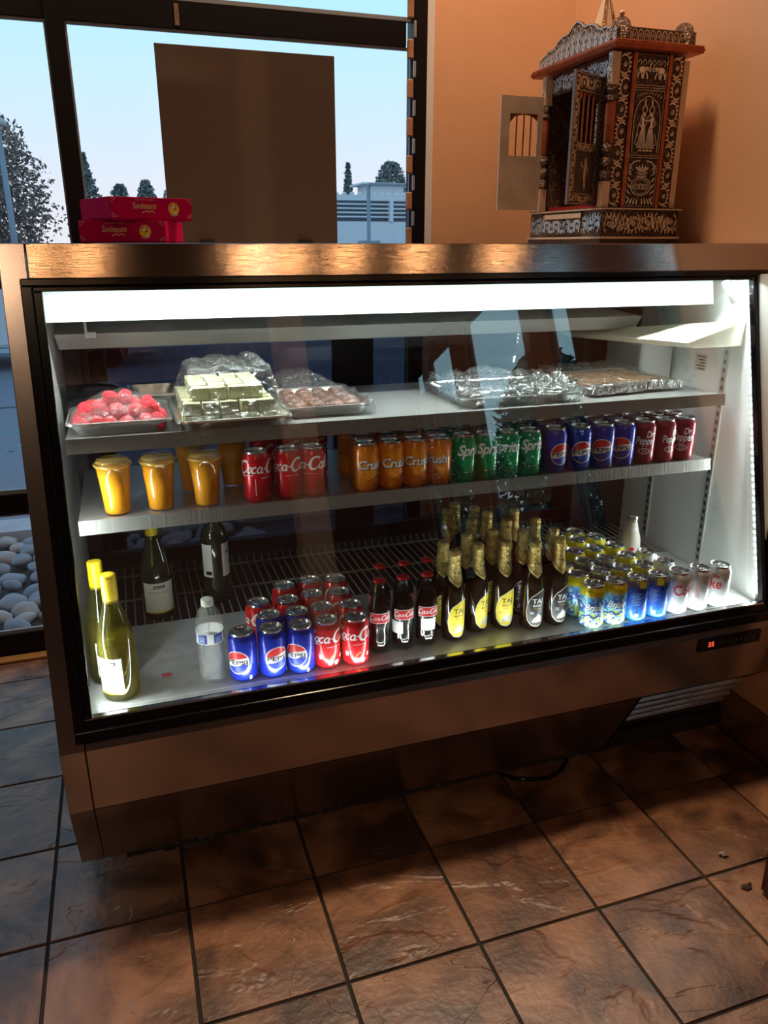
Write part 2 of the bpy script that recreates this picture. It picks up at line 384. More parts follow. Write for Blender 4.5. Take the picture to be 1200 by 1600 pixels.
leaf_tree('broad_tree', (17.3,74,-.12), 6.9, 1.1, 1200, .25, LF2, 'low green tree top beside the dark panel, above the white building', seed=10)
for i, (x,y,h) in enumerate(((9.5,-12.5,6.4),(10.5,-9.0,6.0),(7.9,-16.0,6.6),(11.0,-5.4,5.2))):
    leaf_tree('side_tree', (x,y,-.12), h, 2.1, 8000, .15, LF3, 'green tree outside the side windows, %s from the front' % ['third','second','fourth','first'][i], seed=30+i, group='trees outside the side windows', zlow=.0)

# white louvred building
BW = pm('white_stucco', (.74,.75,.80), .7); RT = pm('roof_tile_white', (.72,.70,.70), .6)
bl = thing('parking_building', (9.5,31,-.12), 'white low building with louvred parapet and scalloped roof edge outside', 'building')
MB().box(6.0, 26, 30.3, 38, -.12, 2.32).build('wall', BW, bl)
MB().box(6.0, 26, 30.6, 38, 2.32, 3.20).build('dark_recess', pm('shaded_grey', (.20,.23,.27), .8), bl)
MB().box(6.0, 26, 30.2, 30.45, 3.06, 3.26).build('fascia', BW, bl)
for z in (2.46, 2.61, 2.76, 2.91): MB().box(6.0, 26, 30.25, 30.4, z, z+.055).build('louvre', BW, bl)
for x in (10.28, 13.6, 17.0): MB().box(x, x+.15, 30.2, 30.45, 2.32, 3.06).build('pier', BW, bl)
sc = MB()
for k in range(60): sc.lathe([(0.0,0),(.09,.0),(.08,.05),(.05,.085),(0,.10)], 10, c=(6.1+k*.30,30.3,3.26))
o = sc.build('roof_tile', RT, bl); o['kind'] = 'stuff'
MB().box(10.6,12.2,34,35.6,3.2,3.9).box(10.3,12.5,33.8,35.8,3.9,3.97).build('rooftop_unit', BW, bl)
lp = thing('street_lamp', (6.87,22,-.12), 'grey lamp post standing before the white building', 'lamp post')
MB().tube([(6.87,22,-.12),(6.87,22,3.05)], .055, 8).build('pole', pm('grey_post', (.25,.30,.36), .5), lp)
MB().box(6.87,8.35,21.9,22.1,3.02,3.08).build('arm', bpy.data.materials['grey_post'], lp)
MB().box(6.60,7.14,21.8,22.2,1.45,1.58).build('foot', bpy.data.materials['grey_post'], lp)
lp = thing('street_lamp', (-1.80,17,-.12), 'tall grey parking lot lamp post before the brown tree, far left', 'lamp post')
MB().tube([(-1.76,17,-.12),(-1.76,17,3.50)], [.075,.045], 8).build('pole', bpy.data.materials['grey_post'], lp)
MB().lathe([(0,.0),(.16,.02),(.17,.10),(.08,.16),(0,.17)], 14, c=(-1.76,17,3.50)).build('lamp_head', pm('lamp_head', (.5,.48,.47), .5), lp)
def car(x, y, zc, col, label, s=1.):
    t = thing('car', (x,y,-.12), label, 'car', 'cars in the parking lot'); P = lambda a, b: (y, 0)
    prof = [(-2.1,.25),(-2.15,.75),(-1.4,.92),(-.75,1.42),(.75,1.45),(1.5,.98),(2.1,.88),(2.15,.3)]
    b = MB(); n = len(prof)
    vs = [(x+p*s, y-.85*s, zc+q*s) for p,q in prof] + [(x+p*s, y+.85*s, zc+q*s) for p,q in prof]
    b.add(vs, [tuple(range(n)), tuple(range(2*n-1,n-1,-1))] + [(i,(i+1)%n,n+(i+1)%n,n+i) for i in range(n)])
    b.build('body', pm('car_paint', col, .25, .2), t, bevel=.06)
    MB().box(x-.72*s, x+.65*s, y-.87*s, y+.87*s, zc+.96*s, zc+1.32*s).build('side_windows', BLACK, t, bevel=.03)
    for q in (-1.35, 1.35):
        for e in (-1, 1):
            w = MB(); w.tube([(x+q*s, y+e*.74*s, zc+.3*s), (x+q*s, y+e*.88*s, zc+.3*s)], .31*s, 14); w.build('wheel', BLACKM, t)
car(-1.75, 12.2, -.12, (.75,.78,.85), 'pale car roof showing just above the case at the far left', 1.10)
car(-6.6, 36, -.12, (.45,.55,.68), 'small blue grey car parked far away beneath the brown tree')
car(-1.1, 34, -.12, (.7,.7,.75), 'small white car parked far away beside the mullion')

# ---------------------------------------------------------------- room lamps (hang behind the camera)
SH = pm('copper_shade', (.45,.22,.12), .35, .9)
BULB = emit('warm_bulb', (1.0,.50,.20), BULB_POWER)
bulb_x = [-2.6, -.51, -.18, .90, 1.21, 1.63, 2.19, 2.89]
for i, x in enumerate(bulb_x):
    t = thing('pendant_lamp', (x,-1.79,4.0), 'small copper pendant lamp over the room, %s from the left in its row' % ['first','second','third','fourth','fifth','sixth','seventh','eighth'][i], 'lamp', 'pendant lamps behind the camera')
    MB().tube([(x,-1.79,3.42),(x,-1.79,4.0)], .004, 6).build('cord', BLACKM, t)
    MB().lathe([(.02,.12),(.05,.09),(.065,.03),(.068,.0),(.062,.002),(.045,.08),(.015,.11)], 20, c=(x,-1.79,3.31)).build('shade', SH, t)
    MB().lathe([(0,-.045),(.030,-.034),(.045,0),(.034,.03),(.0,.06)], 14, c=(x,-1.79,3.285)).build('bulb', BULB, t)
for i, (x, y) in enumerate(((-1.0,2.1),(.95,2.25),(-1.2,-3.2),(1.4,-3.2))):  # unseen lights added to fill the room and wash the back wall
    t = thing('fill_ceiling_light', (x,y,4.0), 'round warm fill light added on the ceiling, %s' % ['by the window','over the rear of the case','rear left','rear right'][i], 'lamp', 'added fill lights')
    MB().lathe([(0,-.03),(.17,-.03),(.18,0)], 24, c=(x,y,4.0)).build('housing', SH, t)
    l = bpy.data.lights.new('fill_downlight', 'AREA'); l.shape = 'DISK'; l.size = .34; l.energy = (8, 66, 38, 44)[i]; l.color = (1,.70,.44)
    lo = bpy.data.objects.new('fill_downlight', l); COL.objects.link(lo); lo.location = (0,0,-.035); lo.parent = t

# ---------------------------------------------------------------- the refrigerated display case
case = thing('display_case', (.745, 2.0, 0), 'long stainless refrigerated display case with sloping black framed glass front', 'display case')
def slant(mb, x0, x1, z0, z1, d0, d1, mi=0):
    return mb.hexa([(x0,gy(z0)+d0,z0),(x1,gy(z0)+d0,z0),(x1,gy(z0)+d1,z0),(x0,gy(z0)+d1,z0),(x0,gy(z1)+d0,z1),(x1,gy(z1)+d0,z1),(x1,gy(z1)+d1,z1),(x0,gy(z1)+d1,z1)], mi)
XL, XR = -.2185, 1.703
Z0 = .0975; YB = 2.50
endp = [(gy(1.478)+.0115,1.478),(gy(1.478),1.478),(gy(.475),.475),(1.523,.45),(1.53,.294),(1.60,Z0),(YB,Z0),(YB,1.458),(gy(1.478)+.0115,1.458)]
MB().prism_x(endp, XL, -.168).build('end_panel', STEEL_W, case, bevel=.0015)
MB().prism_x([(gy(1.409),1.409),(gy(.475),.475),(1.523,.45),(1.53,.294),(1.80,.06),(YB,.06),(YB,1.458),(1.80,1.458),(1.80,1.409)], 1.677, XR).build('end_panel', STEEL_W, case, bevel=.0015)
MB().box(XL, XR, gy(1.478)+.012, 2.58, 1.4585, 1.478).build('top_slab', STEEL, case, bevel=.002)
slant(MB(), -.166, XR, 1.410, 1.478, 0, .0115).build('fascia', STEEL, case, bevel=.0015)
lp = MB().prism_x([(gy(.475)+.004,.475),(1.523,.45),(1.53,.294),(1.545,.294),(1.545,.475)], -.166, 1.676)
lp.build('front_panel', STEEL_W, case, bevel=.001)
kk = MB(); k = [(-.166,.2925,1.5305),(1.253,.2925,1.5305),(1.205,Z0,1.60),(-.166,Z0,1.60)]
kk.add([(x,y,z) for x,z,y in k] + [(x,y+.02,z) for x,z,y in k], [(0,1,2,3),(7,6,5,4),(0,4,5,1),(1,5,6,2),(2,6,7,3),(3,7,4,0)])
kk.build('kick_panel', STEEL_W, case)
# frame, two tiers
gl0, gl1, gz0, gz1 = -.145, 1.639, .519, 1.385
f = MB()
for a, (o_, i_, d0, d1) in enumerate(((0, .55, -.014, .016), (.55, 1.0, -.004, .016))):
    ox0, ox1, oz0, oz1 = -.183, 1.678, .473, 1.411
    L_ = lambda p, q, t: p + (q-p)*t
    ax0, bx0 = L_(ox0,gl0,o_), L_(ox0,gl0,i_); ax1, bx1 = L_(ox1,gl1,o_), L_(ox1,gl1,i_)
    az0, bz0 = L_(oz0,gz0,o_), L_(oz0,gz0,i_); az1, bz1 = L_(oz1,gz1,o_), L_(oz1,gz1,i_)
    slant(f, ax0, ax1, az0, bz0, d0, d1); slant(f, ax0, ax1, bz1, az1, d0, d1)
    slant(f, ax0, bx0, bz0, bz1, d0, d1); slant(f, bx1, ax1, bz0, bz1, d0, d1)
f.build('glass_frame', BLACK, case, bevel=.002)
slant(MB(), gl0-.01, gl1+.01, gz0-.01, gz1+.01, .008, .014).build('front_glass', FGLASS, case)
slant(MB(), gl0, gl1, gz0-.001, gz0+.003, -.006, .006).build('chrome_bead', pm('chrome', (.75,.75,.75), .15, 1.), case)
# liner
IY = 2.36
XI = 1.652
MB().box(XI, 1.674, 1.58, 2.24, .45, 1.40).build('side_liner', WHITE, case)
MB().prism_x([(1.56,.45),(2.24,.45),(2.24,1.40),(gy(1.40)+.03,1.40),(gy(.53)+.03,.53)], -.166, -.157).build('side_liner', WHITEG, case)
MB().box(-.157, XI, gy(1.40)+.03, 2.42, 1.395, 1.405).build('top_liner', WHITE, case)
MB().box(-.157, XI, 1.57, 2.42, .44, .452).build('tank_floor', BLACKM, case)
MB().box(-.157, XI, 2.40, YB, .10, .52).build('rear_base', BLACKM, case)
MB().box(-.157, XI, 1.66, 2.40, .105, .43).build('machine_housing', BLACKM, case)
MB().box(-.12, 1.19, 1.625, 1.64, .062, Z0+.01).build('rubber_strip', pm('worn_rubber', (.015,.013,.012), .8, col2=(.12,.12,.10), scale=60, lo=.55, hi=.75), case)
# deck pan in front, wire rack behind
dp = MB().box(-.156, XI, 1.568, 1.975, .497, .507); dp.box(-.156, XI, 1.568, 1.574, .44, .497)
dp.build('deck_pan', PAN, case, bevel=.001)
rk = MB().tube([(-.15,1.985,.495),(1.64,1.985,.495)], .0035, 6).tube([(-.15,2.35,.495),(1.64,2.35,.495)], .0035, 6).tube([(-.15,2.17,.495),(1.64,2.17,.495)], .0035, 6)
rack = rk.build('wire_rack', pm('rack_wire', (.30,.29,.27), .4, .6), case)
wm = MB().tube([(0,1.978-2.0,.501),(0,2.335-2.0,.501),(0,2.352-2.0,.522)], .0022, 6).data('wire', [bpy.data.materials['rack_wire']])
for k in range(76):
    o = bpy.data.objects.new('wire', wm); COL.objects.link(o); o.parent = rack; o.location = (-.14 + k*.0237, 2.0, 0)
# rear sliding doors
df = MB()
for x0, x1 in ((-.157,-.10),(.62,.70),(.70,.76),(1.50,XI)): df.box(x0, x1, 2.375 if x0 != .70 else 2.395, 2.39 if x0 != .70 else 2.41, .52, 1.395)
df.box(-.10, 1.50, 2.375, 2.41, .52, .565).box(-.10, 1.50, 2.375, 2.41, 1.33, 1.395)
df.build('door_frame', DARKM, case)
MB().box(-.10,.62,2.380,2.385,.565,1.33).build('sliding_glass', TINT, case)
MB().box(.76,1.50,2.400,2.405,.565,1.33).build('sliding_glass', TINT, case)
MB().box(1.44, XI+.01, 2.24, 2.375, .52, 1.395).build('rear_jamb', DARKM, case)
MB().box(-.157, -.12, 2.24, 2.375, .52, 1.395).build('rear_jamb', DARKM, case)
# top light fixture: white canopy under the lid plus the lamp band right behind the glass
mb = MB().hexa([(-.156,1.850,1.316),(1.60,1.850,1.316),(1.60,1.89,1.323),(-.156,1.89,1.323),(-.156,1.868,1.394),(1.60,1.868,1.394),(1.60,1.89,1.394),(-.156,1.89,1.394)])
mb.build('light_canopy', pm('canopy_white', (.44,.50,.48), .45), case)
# second white air duct further back, with drooping lip and bracket
dy = 2.06
mb = MB().hexa([(-.150,dy,1.232),(1.50,dy,1.232),(1.50,dy+.20,1.25),(-.150,dy+.20,1.25),(-.156,dy-.03,1.272),(1.50,dy-.03,1.272),(1.50,dy+.20,1.285),(-.156,dy+.20,1.285)])
mb.build('air_duct', WHITEG, case, bevel=.003)
MB().box(-.085,-.079,dy-.035,dy-.030,1.262,1.325).box(-.082,-.060,dy-.036,dy-.031,1.262,1.276).lathe([(0,0),(.004,.0),(.004,.003),(0,.003)],8,c=(-.07,dy-.036,1.256)).build('duct_bracket', pm('zinc', (.6,.6,.58), .4, .8), case)
# cream channel along the right liner
mb = MB().hexa([(1.36,2.22,1.195),(XI,2.22,1.195),(XI,1.775,1.205),(1.49,1.775,1.205),(1.33,2.23,1.212),(XI,2.23,1.212),(XI,1.77,1.278),(1.46,1.77,1.222)])
mb.build('drip_channel', CREAM, case, bevel=.004)
MB().box(1.545,1.58,2.12,2.16,1.12,1.20).hexa([(1.555,2.12,1.09),(1.57,2.12,1.09),(1.57,2.16,1.09),(1.555,2.16,1.09),(1.545,2.12,1.125),(1.58,2.12,1.125),(1.58,2.16,1.125),(1.545,2.16,1.125)]).build('drain_spout', CREAM, case, bevel=.006)
MB().box(1.52,1.645,2.05,2.235,.83,1.19).build('evaporator_cover', WHITEG, case, bevel=.01)
# pilasters with slots on right liner
for y in (1.825, 2.095):
    p = MB().box(1.647, 1.652, y-.010, y+.010, .52, 1.20).build('pilaster', pm('pilaster', (.55,.54,.50), .4, .7) if 'pilaster' not in bpy.data.materials else bpy.data.materials['pilaster'], case)
    s = MB()
    for k in range(26): s.box(1.6455, 1.6475, y-.004, y+.004, .54+k*.0254, .552+k*.0254)
    s.build('slots', BLACKM, p)['kind'] = 'stuff'
# small rating sticker at the right liner
lb = MB().box(1.650, 1.6515, 1.905, 1.955, 1.115, 1.165).build('rating_sticker', pm('sticker', (.55,.55,.52), .5), case)
s = MB()
for k in range(5): s.box(1.649, 1.6503, 1.91, 1.945-.006*(k % 3), 1.155-k*.009, 1.159-k*.009)
s.build('sticker_print', BLACKM, lb)
# shelves
def shelf(z, yf, x0, x1, name):
    m = MB().box(x0, x1, yf, 2.16, z-.012, z-.004)
    o = m.build('shelf', SHELF, case)
    MB().hexa([(x0,yf-.010,z-.031),(x1,yf-.010,z-.031),(x1,yf-.002,z-.031),(x0,yf-.002,z-.031),(x0,yf-.006,z+.001),(x1,yf-.006,z+.001),(x1,yf+.002,z+.001),(x0,yf+.002,z+.001)]).build('lip', pm('lip_steel', (.46,.46,.43), .30, .6, bump=.5, bscale=30, bstretch=(6,.01,.01), bdist=.002) if 'lip_steel' not in bpy.data.materials else bpy.data.materials['lip_steel'], o)
    for xb in (x0+.004, x1-.010):
        MB().prism_x([(yf+.03,z-.012),(2.16,z-.012),(2.16,z-.075),(yf+.12,z-.035)], xb, xb+.005).build('bracket', bpy.data.materials['zinc'], o)
    return o
shelf(1.090, 1.703, -.136, 1.548, 'upper')
shelf(.9042, 1.715, -.133, 1.540, 'lower')
# LED strips
LED = emit('led_chip', (.86,1.0,.97), LED_POWER)
STRIP = pm('led_strip_board', (.75,.78,.76), .5)
def strip(p0, p1, n, nrm, size=.0035, watts=8.):
    p0 = Vector(p0); p1 = Vector(p1); d = (p1-p0).normalized(); nr = Vector(nrm).normalized(); s = d.cross(nr).normalized()
    b = MB(); w = .006
    c = [p0-s*w, p0+s*w, p0+s*w-nr*.003, p0-s*w-nr*.003, p1-s*w, p1+s*w, p1+s*w-nr*.003, p1-s*w-nr*.003]
    b.hexa(c); so = b.build('led_strip', STRIP, case)
    e = MB()
    for k in range(n):
        q = p0 + (p1-p0)*((k+.5)/n) + nr*.0015
        e.add([q-d*size-s*size, q+d*size-s*size, q+d*size+s*size, q-d*size+s*size], [(0,1,2,3)])
    e.build('leds', LED, so)['kind'] = 'stuff'
    l = bpy.data.lights.new('led_light', 'AREA'); l.shape = 'RECTANGLE'; l.size = (p1-p0).length; l.size_y = .007; l.energy = watts; l.color = (.90,1.0,.97)
    lo = bpy.data.objects.new('led_light', l); COL.objects.link(lo); lo.parent = so
    zz = -nr; xx = d; yy = zz.cross(xx); M_ = Matrix((xx, yy, zz)).transposed().to_4x4(); M_.translation = (p0+p1)/2 + nr*.003; lo.matrix_local = M_
strip((-.14,1.787,1.3925),(1.62,1.787,1.3925), 84, (0,.04,-1), watts=11)
strip((-.1525,gy(.53)+.028,.53),(-.1525,gy(1.37)+.028,1.37), 46, (1,.30,0), watts=3.6)
strip((1.648,gy(.53)+.030,.53),(1.648,gy(1.37)+.030,1.37), 46, (-1,.30,0), watts=4.5)
strip((-.14,1.5605,.503),(1.63,1.5605,.503), 84, (0,.45,1), .0022, 2.6)
# loose lamp end at the upper right
MB().tube([(1.585,1.80,1.38),(1.61,1.80,1.35),(1.628,1.80,1.325)], .010, 8).build('lamp_end', STRIP, case)
MB().lathe([(.0,0),(.006,.002),(0,.004)],8,c=(1.604,1.788,1.362)).lathe([(.0,0),(.006,.002),(0,.004)],8,c=(1.616,1.788,1.345)).build('lamp_end_led', LED, case)
# grille
mb = MB().hexa([(1.215,1.69,.08),(1.66,1.69,.08),(1.66,1.71,.08),(1.215,1.71,.08),(1.26,1.575,.29),(1.66,1.575,.29),(1.66,1.60,.29),(1.26,1.60,.29)])
gr = mb.build('grille', BLACKM, case)
gs = pm('grille_slat', (.42,.44,.50), .35, .85, bump=.3, bscale=40, col2=(.62,.64,.70), scale=14, stretch=(1,.2,3))  # bluish reflection of the side windows is put into the slat colour
for k in range(5):
    t = k/4.; y = 1.566 + t*.085; z = .276 - t*.140; xa = 1.262 - t*.035
    MB().hexa([(xa,y,z-.010),(1.672,y,z-.010),(1.672,y+.010,z-.012),(xa,y+.010,z-.012),(xa,y+.006,z-.001),(1.672,y+.004,z+.002),(1.672,y+.016,z-.001),(xa,y+.016,z-.001)]).build('slat', gs, gr)
MB().hexa([(1.205,1.603,Z0-.005),(1.222,1.603,Z0-.005),(1.222,1.66,Z0-.02),(1.205,1.66,Z0-.02),(1.250,1.534,.290),(1.266,1.534,.290),(1.266,1.60,.290),(1.250,1.60,.290)]).build('side_lip', DARKM, gr)
MB().box(1.20,1.66,1.64,1.66,.05,.10).build('base_rail', BLACKM, gr)
# controller strip with red digits
cp = MB().hexa([(1.421,1.5195,.408),(1.632,1.5195,.408),(1.632,1.53,.408),(1.421,1.53,.408),(1.421,1.5185,.446),(1.632,1.5185,.446),(1.632,1.53,.446),(1.421,1.53,.446)])
ctl = cp.build('controller', BLACK, case, bevel=.001)
RED = emit('red_led_digit', (1,.10,.04), 1.6)
def seg7(mb, x, z, w, h, segs, y):
    t = w*.22; R = {'a':(x,x+w,z+h-t,z+h),'g':(x,x+w,z+h/2-t/2,z+h/2+t/2),'d':(x,x+w,z,z+t),'f':(x,x+t,z+h/2,z+h),'e':(x,x+t,z,z+h/2),'b':(x+w-t,x+w,z+h/2,z+h),'c':(x+w-t,x+w,z,z+h/2)}
    for q in segs: a = R[q]; mb.box(a[0],a[1],y,y+.0015,a[2],a[3])
dg = MB(); seg7(dg, 1.452, .421, .007, .014, 'abcdg', 1.5178); seg7(dg, 1.463, .421, .007, .014, 'acdfg', 1.5178)
dg.build('digits', RED, ctl)
ms = MB()
for k in range(9): ms.box(1.487+k*.0145, 1.495+k*.0145, 1.5178, 1.519, .420+.002*(k%3), .434)
for k in range(3): ms.box(1.428, 1.440, 1.5178, 1.519, .415+k*.008, .419+k*.008)
ms.build('keys', pm('dark_keys', (.03,.032,.04), .3), ctl)
# castors
for x, y in ((-.02,1.70),(1.45,1.72),(-.02,2.35),(1.55,2.35)):
    c = MB().box(x-.03,x+.03,y-.03,y+.03,.085,.105).box(x-.022,x-.016,y-.022,y+.022,.03,.085).box(x+.016,x+.022,y-.022,y+.022,.03,.085).build('castor', DARKM, case)
    w = MB(); w.tube([(x-.013,y,.038),(x+.013,y,.038)], .038, 20); w.build('wheel', BLACK, c)
# black cable loop on the floor
pts = [(.90,1.75),(.915,1.695),(.95,1.655),(1.0,1.632),(1.05,1.625),(1.10,1.645),(1.14,1.68),(1.155,1.74)]
tag(MB().tube([(a,b,.0065) for a,b in pts], .006, 8).build('power_cable', BLACK), 'black cable looping out from under the case front onto the tiles', 'cable')

# ---------------------------------------------------------------- lettering tools
_tc = {}
def text2d(s, size=1., shear=0., bold=0., step=.0025, width=None, spacing=1.):
    """flat lettering as (verts, faces), centred on x, finely cut so it can be bent round a can"""
    key = (s, size, shear, bold, step, width, spacing)
    if key in _tc: return _tc[key]
    c = bpy.data.curves.new('t', 'FONT'); c.body = s; c.size = 1; c.shear = shear; c.offset = bold; c.resolution_u = 3; c.space_character = spacing
    o = bpy.data.objects.new('t', c); COL.objects.link(o); dg = bpy.context.evaluated_depsgraph_get()
    me = bpy.data.meshes.new_from_object(o.evaluated_get(dg)); bm = bmesh.new(); bm.from_mesh(me)
    bpy.data.objects.remove(o); bpy.data.curves.remove(c); bpy.data.meshes.remove(me)
    xs = [v.co.x for v in bm.verts]; x0, x1 = min(xs), max(xs)
    k = size if width is None else width/(x1-x0)
    for v in bm.verts: v.co.x = (v.co.x - (x0+x1)/2)*k; v.co.y *= size; v.co.z = 0
    hw = (x1-x0)/2*k; q = -hw + step
    while q < hw and step:
        g = bm.verts[:] + bm.edges[:] + bm.faces[:]
        bmesh.ops.bisect_plane(bm, geom=g, plane_co=(q,0,0), plane_no=(1,0,0)); q += step
    bm.verts.ensure_lookup_table()
    for i, v in enumerate(bm.verts): v.index = i
    r = ([(v.co.x, v.co.y) for v in bm.verts], [[v.index for v in f.verts] for f in bm.faces]); bm.free()
    _tc[key] = r; return r
def bend(vs, r, z, eps=.0004, u0=0., rz=None):
    out = []
    for u, h in vs:
        rr = (rz(z+h) if rz else r) + eps
        a = (u+u0)/r; out.append((rr*math.sin(a), -rr*math.cos(a), z+h))
    return out
def stroke(pts, w, shear=0., sub=3):
    """ribbon following a Catmull-Rom path; returns verts, faces"""
    P = []
    n = len(pts)
    for i in range(n-1):
        p0 = pts[max(i-1,0)]; p1 = pts[i]; p2 = pts[i+1]; p3 = pts[min(i+2,n-1)]
        for k in range(sub):
            t = k/sub
            P.append(tuple(.5*((2*p1[c]) + (-p0[c]+p2[c])*t + (2*p0[c]-5*p1[c]+4*p2[c]-p3[c])*t*t + (-p0[c]+3*p1[c]-3*p2[c]+p3[c])*t**3) for c in (0,1)))
    P.append(pts[-1][:2])
    vs = []; m = len(P)
    for i, p in enumerate(P):
        a = P[max(i-1,0)]; b = P[min(i+1,m-1)]; dx, dy = b[0]-a[0], b[1]-a[1]; l = math.hypot(dx,dy) or 1
        ww = (w(i/(m-1)) if callable(w) else w)/2
        nx, ny = -dy/l*ww, dx/l*ww
        for s in (1,-1):
            x, y = p[0]+s*nx, p[1]+s*ny; vs.append((x + y*shear, y))
    return vs, [(2*i, 2*i+1, 2*i+3, 2*i+2) for i in range(m-1)]
def join2d(parts):
    V = []; F = []
    for vs, fs in parts:
        n = len(V); V += vs; F += [[i+n for i in f] for f in fs]
    return V, F
def arcpts(cx, cy, rx, ry, a0, a1, n=10):
    return [(cx+rx*math.cos(math.radians(a0+(a1-a0)*i/n)), cy+ry*math.sin(math.radians(a0+(a1-a0)*i/n))) for i in range(n+1)]
def script_coca(scale, word='Coca-Cola', w=.13):
    """flowing script lettering drawn as brush strokes"""
    parts = []; x = 0; sh = .28
    def C(x):
        parts.append(stroke(arcpts(x+.45,.50,.42,.55,50,330,14), lambda t: .10+.12*math.sin(PI*t), sh))
        parts.append(stroke(arcpts(x+.60,.92,.16,.14,-60,200,8), .07, sh)); return x+.86
    def o(x):
        parts.append(stroke(arcpts(x+.22,.27,.19,.25,80,440,12), w, sh)); parts.append(stroke([(x+.25,.50),(x+.42,.46),(x+.52,.50)], .06, sh)); return x+.46
    def c(x):
        parts.append(stroke(arcpts(x+.22,.27,.19,.26,60,320,10), w, sh)); return x+.44
    def a(x):
        parts.append(stroke(arcpts(x+.22,.27,.18,.25,40,400,12), w, sh)); parts.append(stroke([(x+.41,.50),(x+.40,.12),(x+.47,.02),(x+.58,.10)], w*.85, sh)); return x+.55
    def l(x):
        parts.append(stroke([(x,.10),(x+.14,.5),(x+.25,.95),(x+.17,1.05),(x+.08,.85),(x+.09,.2),(x+.18,.02),(x+.30,.10)], w*.8, sh)); return x+.30
    def dash(x):
        parts.append(stroke([(x,.32),(x+.22,.40)], .10, sh)); return x+.26
    for ch in word:
        x = {'C':C,'o':o,'c':c,'a':a,'l':l,'-':dash}[ch](x) if ch in 'Cocal-' else x+.3
    tot = x
    if word.startswith('C'):
        parts.append(stroke([(.55,-.02),(.25,-.20),(.02,-.02),(-.02,-.16),(.6,-.30),(1.15,-.16),(1.5,-.22)], lambda t: .03+.09*math.sin(PI*t), sh))
    V, F = join2d(parts)
    return [((u-tot/2-.1)*scale, (h-.35)*scale) for u, h in V], F
def disc2d(r, n=24, zt=None, zb=None, cy=0.):
    vs = []; fs = []
    for i in range(n+1):
        u = -r + 2*r*i/n; h = math.sqrt(max(0, r*r-u*u))
        t = h if zt is None else min(h, max(-h, zt(u))); b = -h if zb is None else max(-h, min(h, zb(u)))
        vs += [(u, b+cy), (u, max(t,b)+cy)]
    for i in range(n): fs.append((2*i, 2*i+2, 2*i+3, 2*i+1))
    return vs, fs
def rect2d(u0, u1, h0, h1, n=8):
    vs = []; 
    for i in range(n+1):
        u = u0 + (u1-u0)*i/n; vs += [(u,h0),(u,h1)]
    return vs, [(2*i,2*i+2,2*i+3,2*i+1) for i in range(n)]
def outline2d(pts, w, closed=True):
    return stroke(pts + ([pts[0]] if closed else []), w, 0, 1 if len(pts) < 6 else 2)
class Print:
    def __init__(s, r, rz=None): s.mb = MB(); s.mats = []; s.r = r; s.rz = rz
    def put(s, vf, mat, z, u0=0., lay=1):
        if mat not in s.mats: s.mats.append(mat)
        s.mb.add(bend(vf[0], s.r, z, .00025+.00018*lay, u0, s.rz), vf[1], s.mats.index(mat))
    def build(s, name, parent): return s.mb.build(name, s.mats, parent, shift=False)
def lit(name, c, rough=.35): return bpy.data.materials.get(name) or pm(name, c, rough)
INKW = lit('ink_white', (.86,.86,.84)); INKK = lit('ink_black', (.012,.012,.014)); INKR = lit('ink_red', (.62,.012,.016)); INKB = lit('ink_blue', (.01,.03,.30))
INKG = lit('ink_gold', (.62,.42,.07)); INKY = lit('ink_yellow', (.82,.66,.02)); INKGR = lit('ink_grey', (.55,.55,.55)); INKLG = lit('ink_lime', (.55,.70,.10))

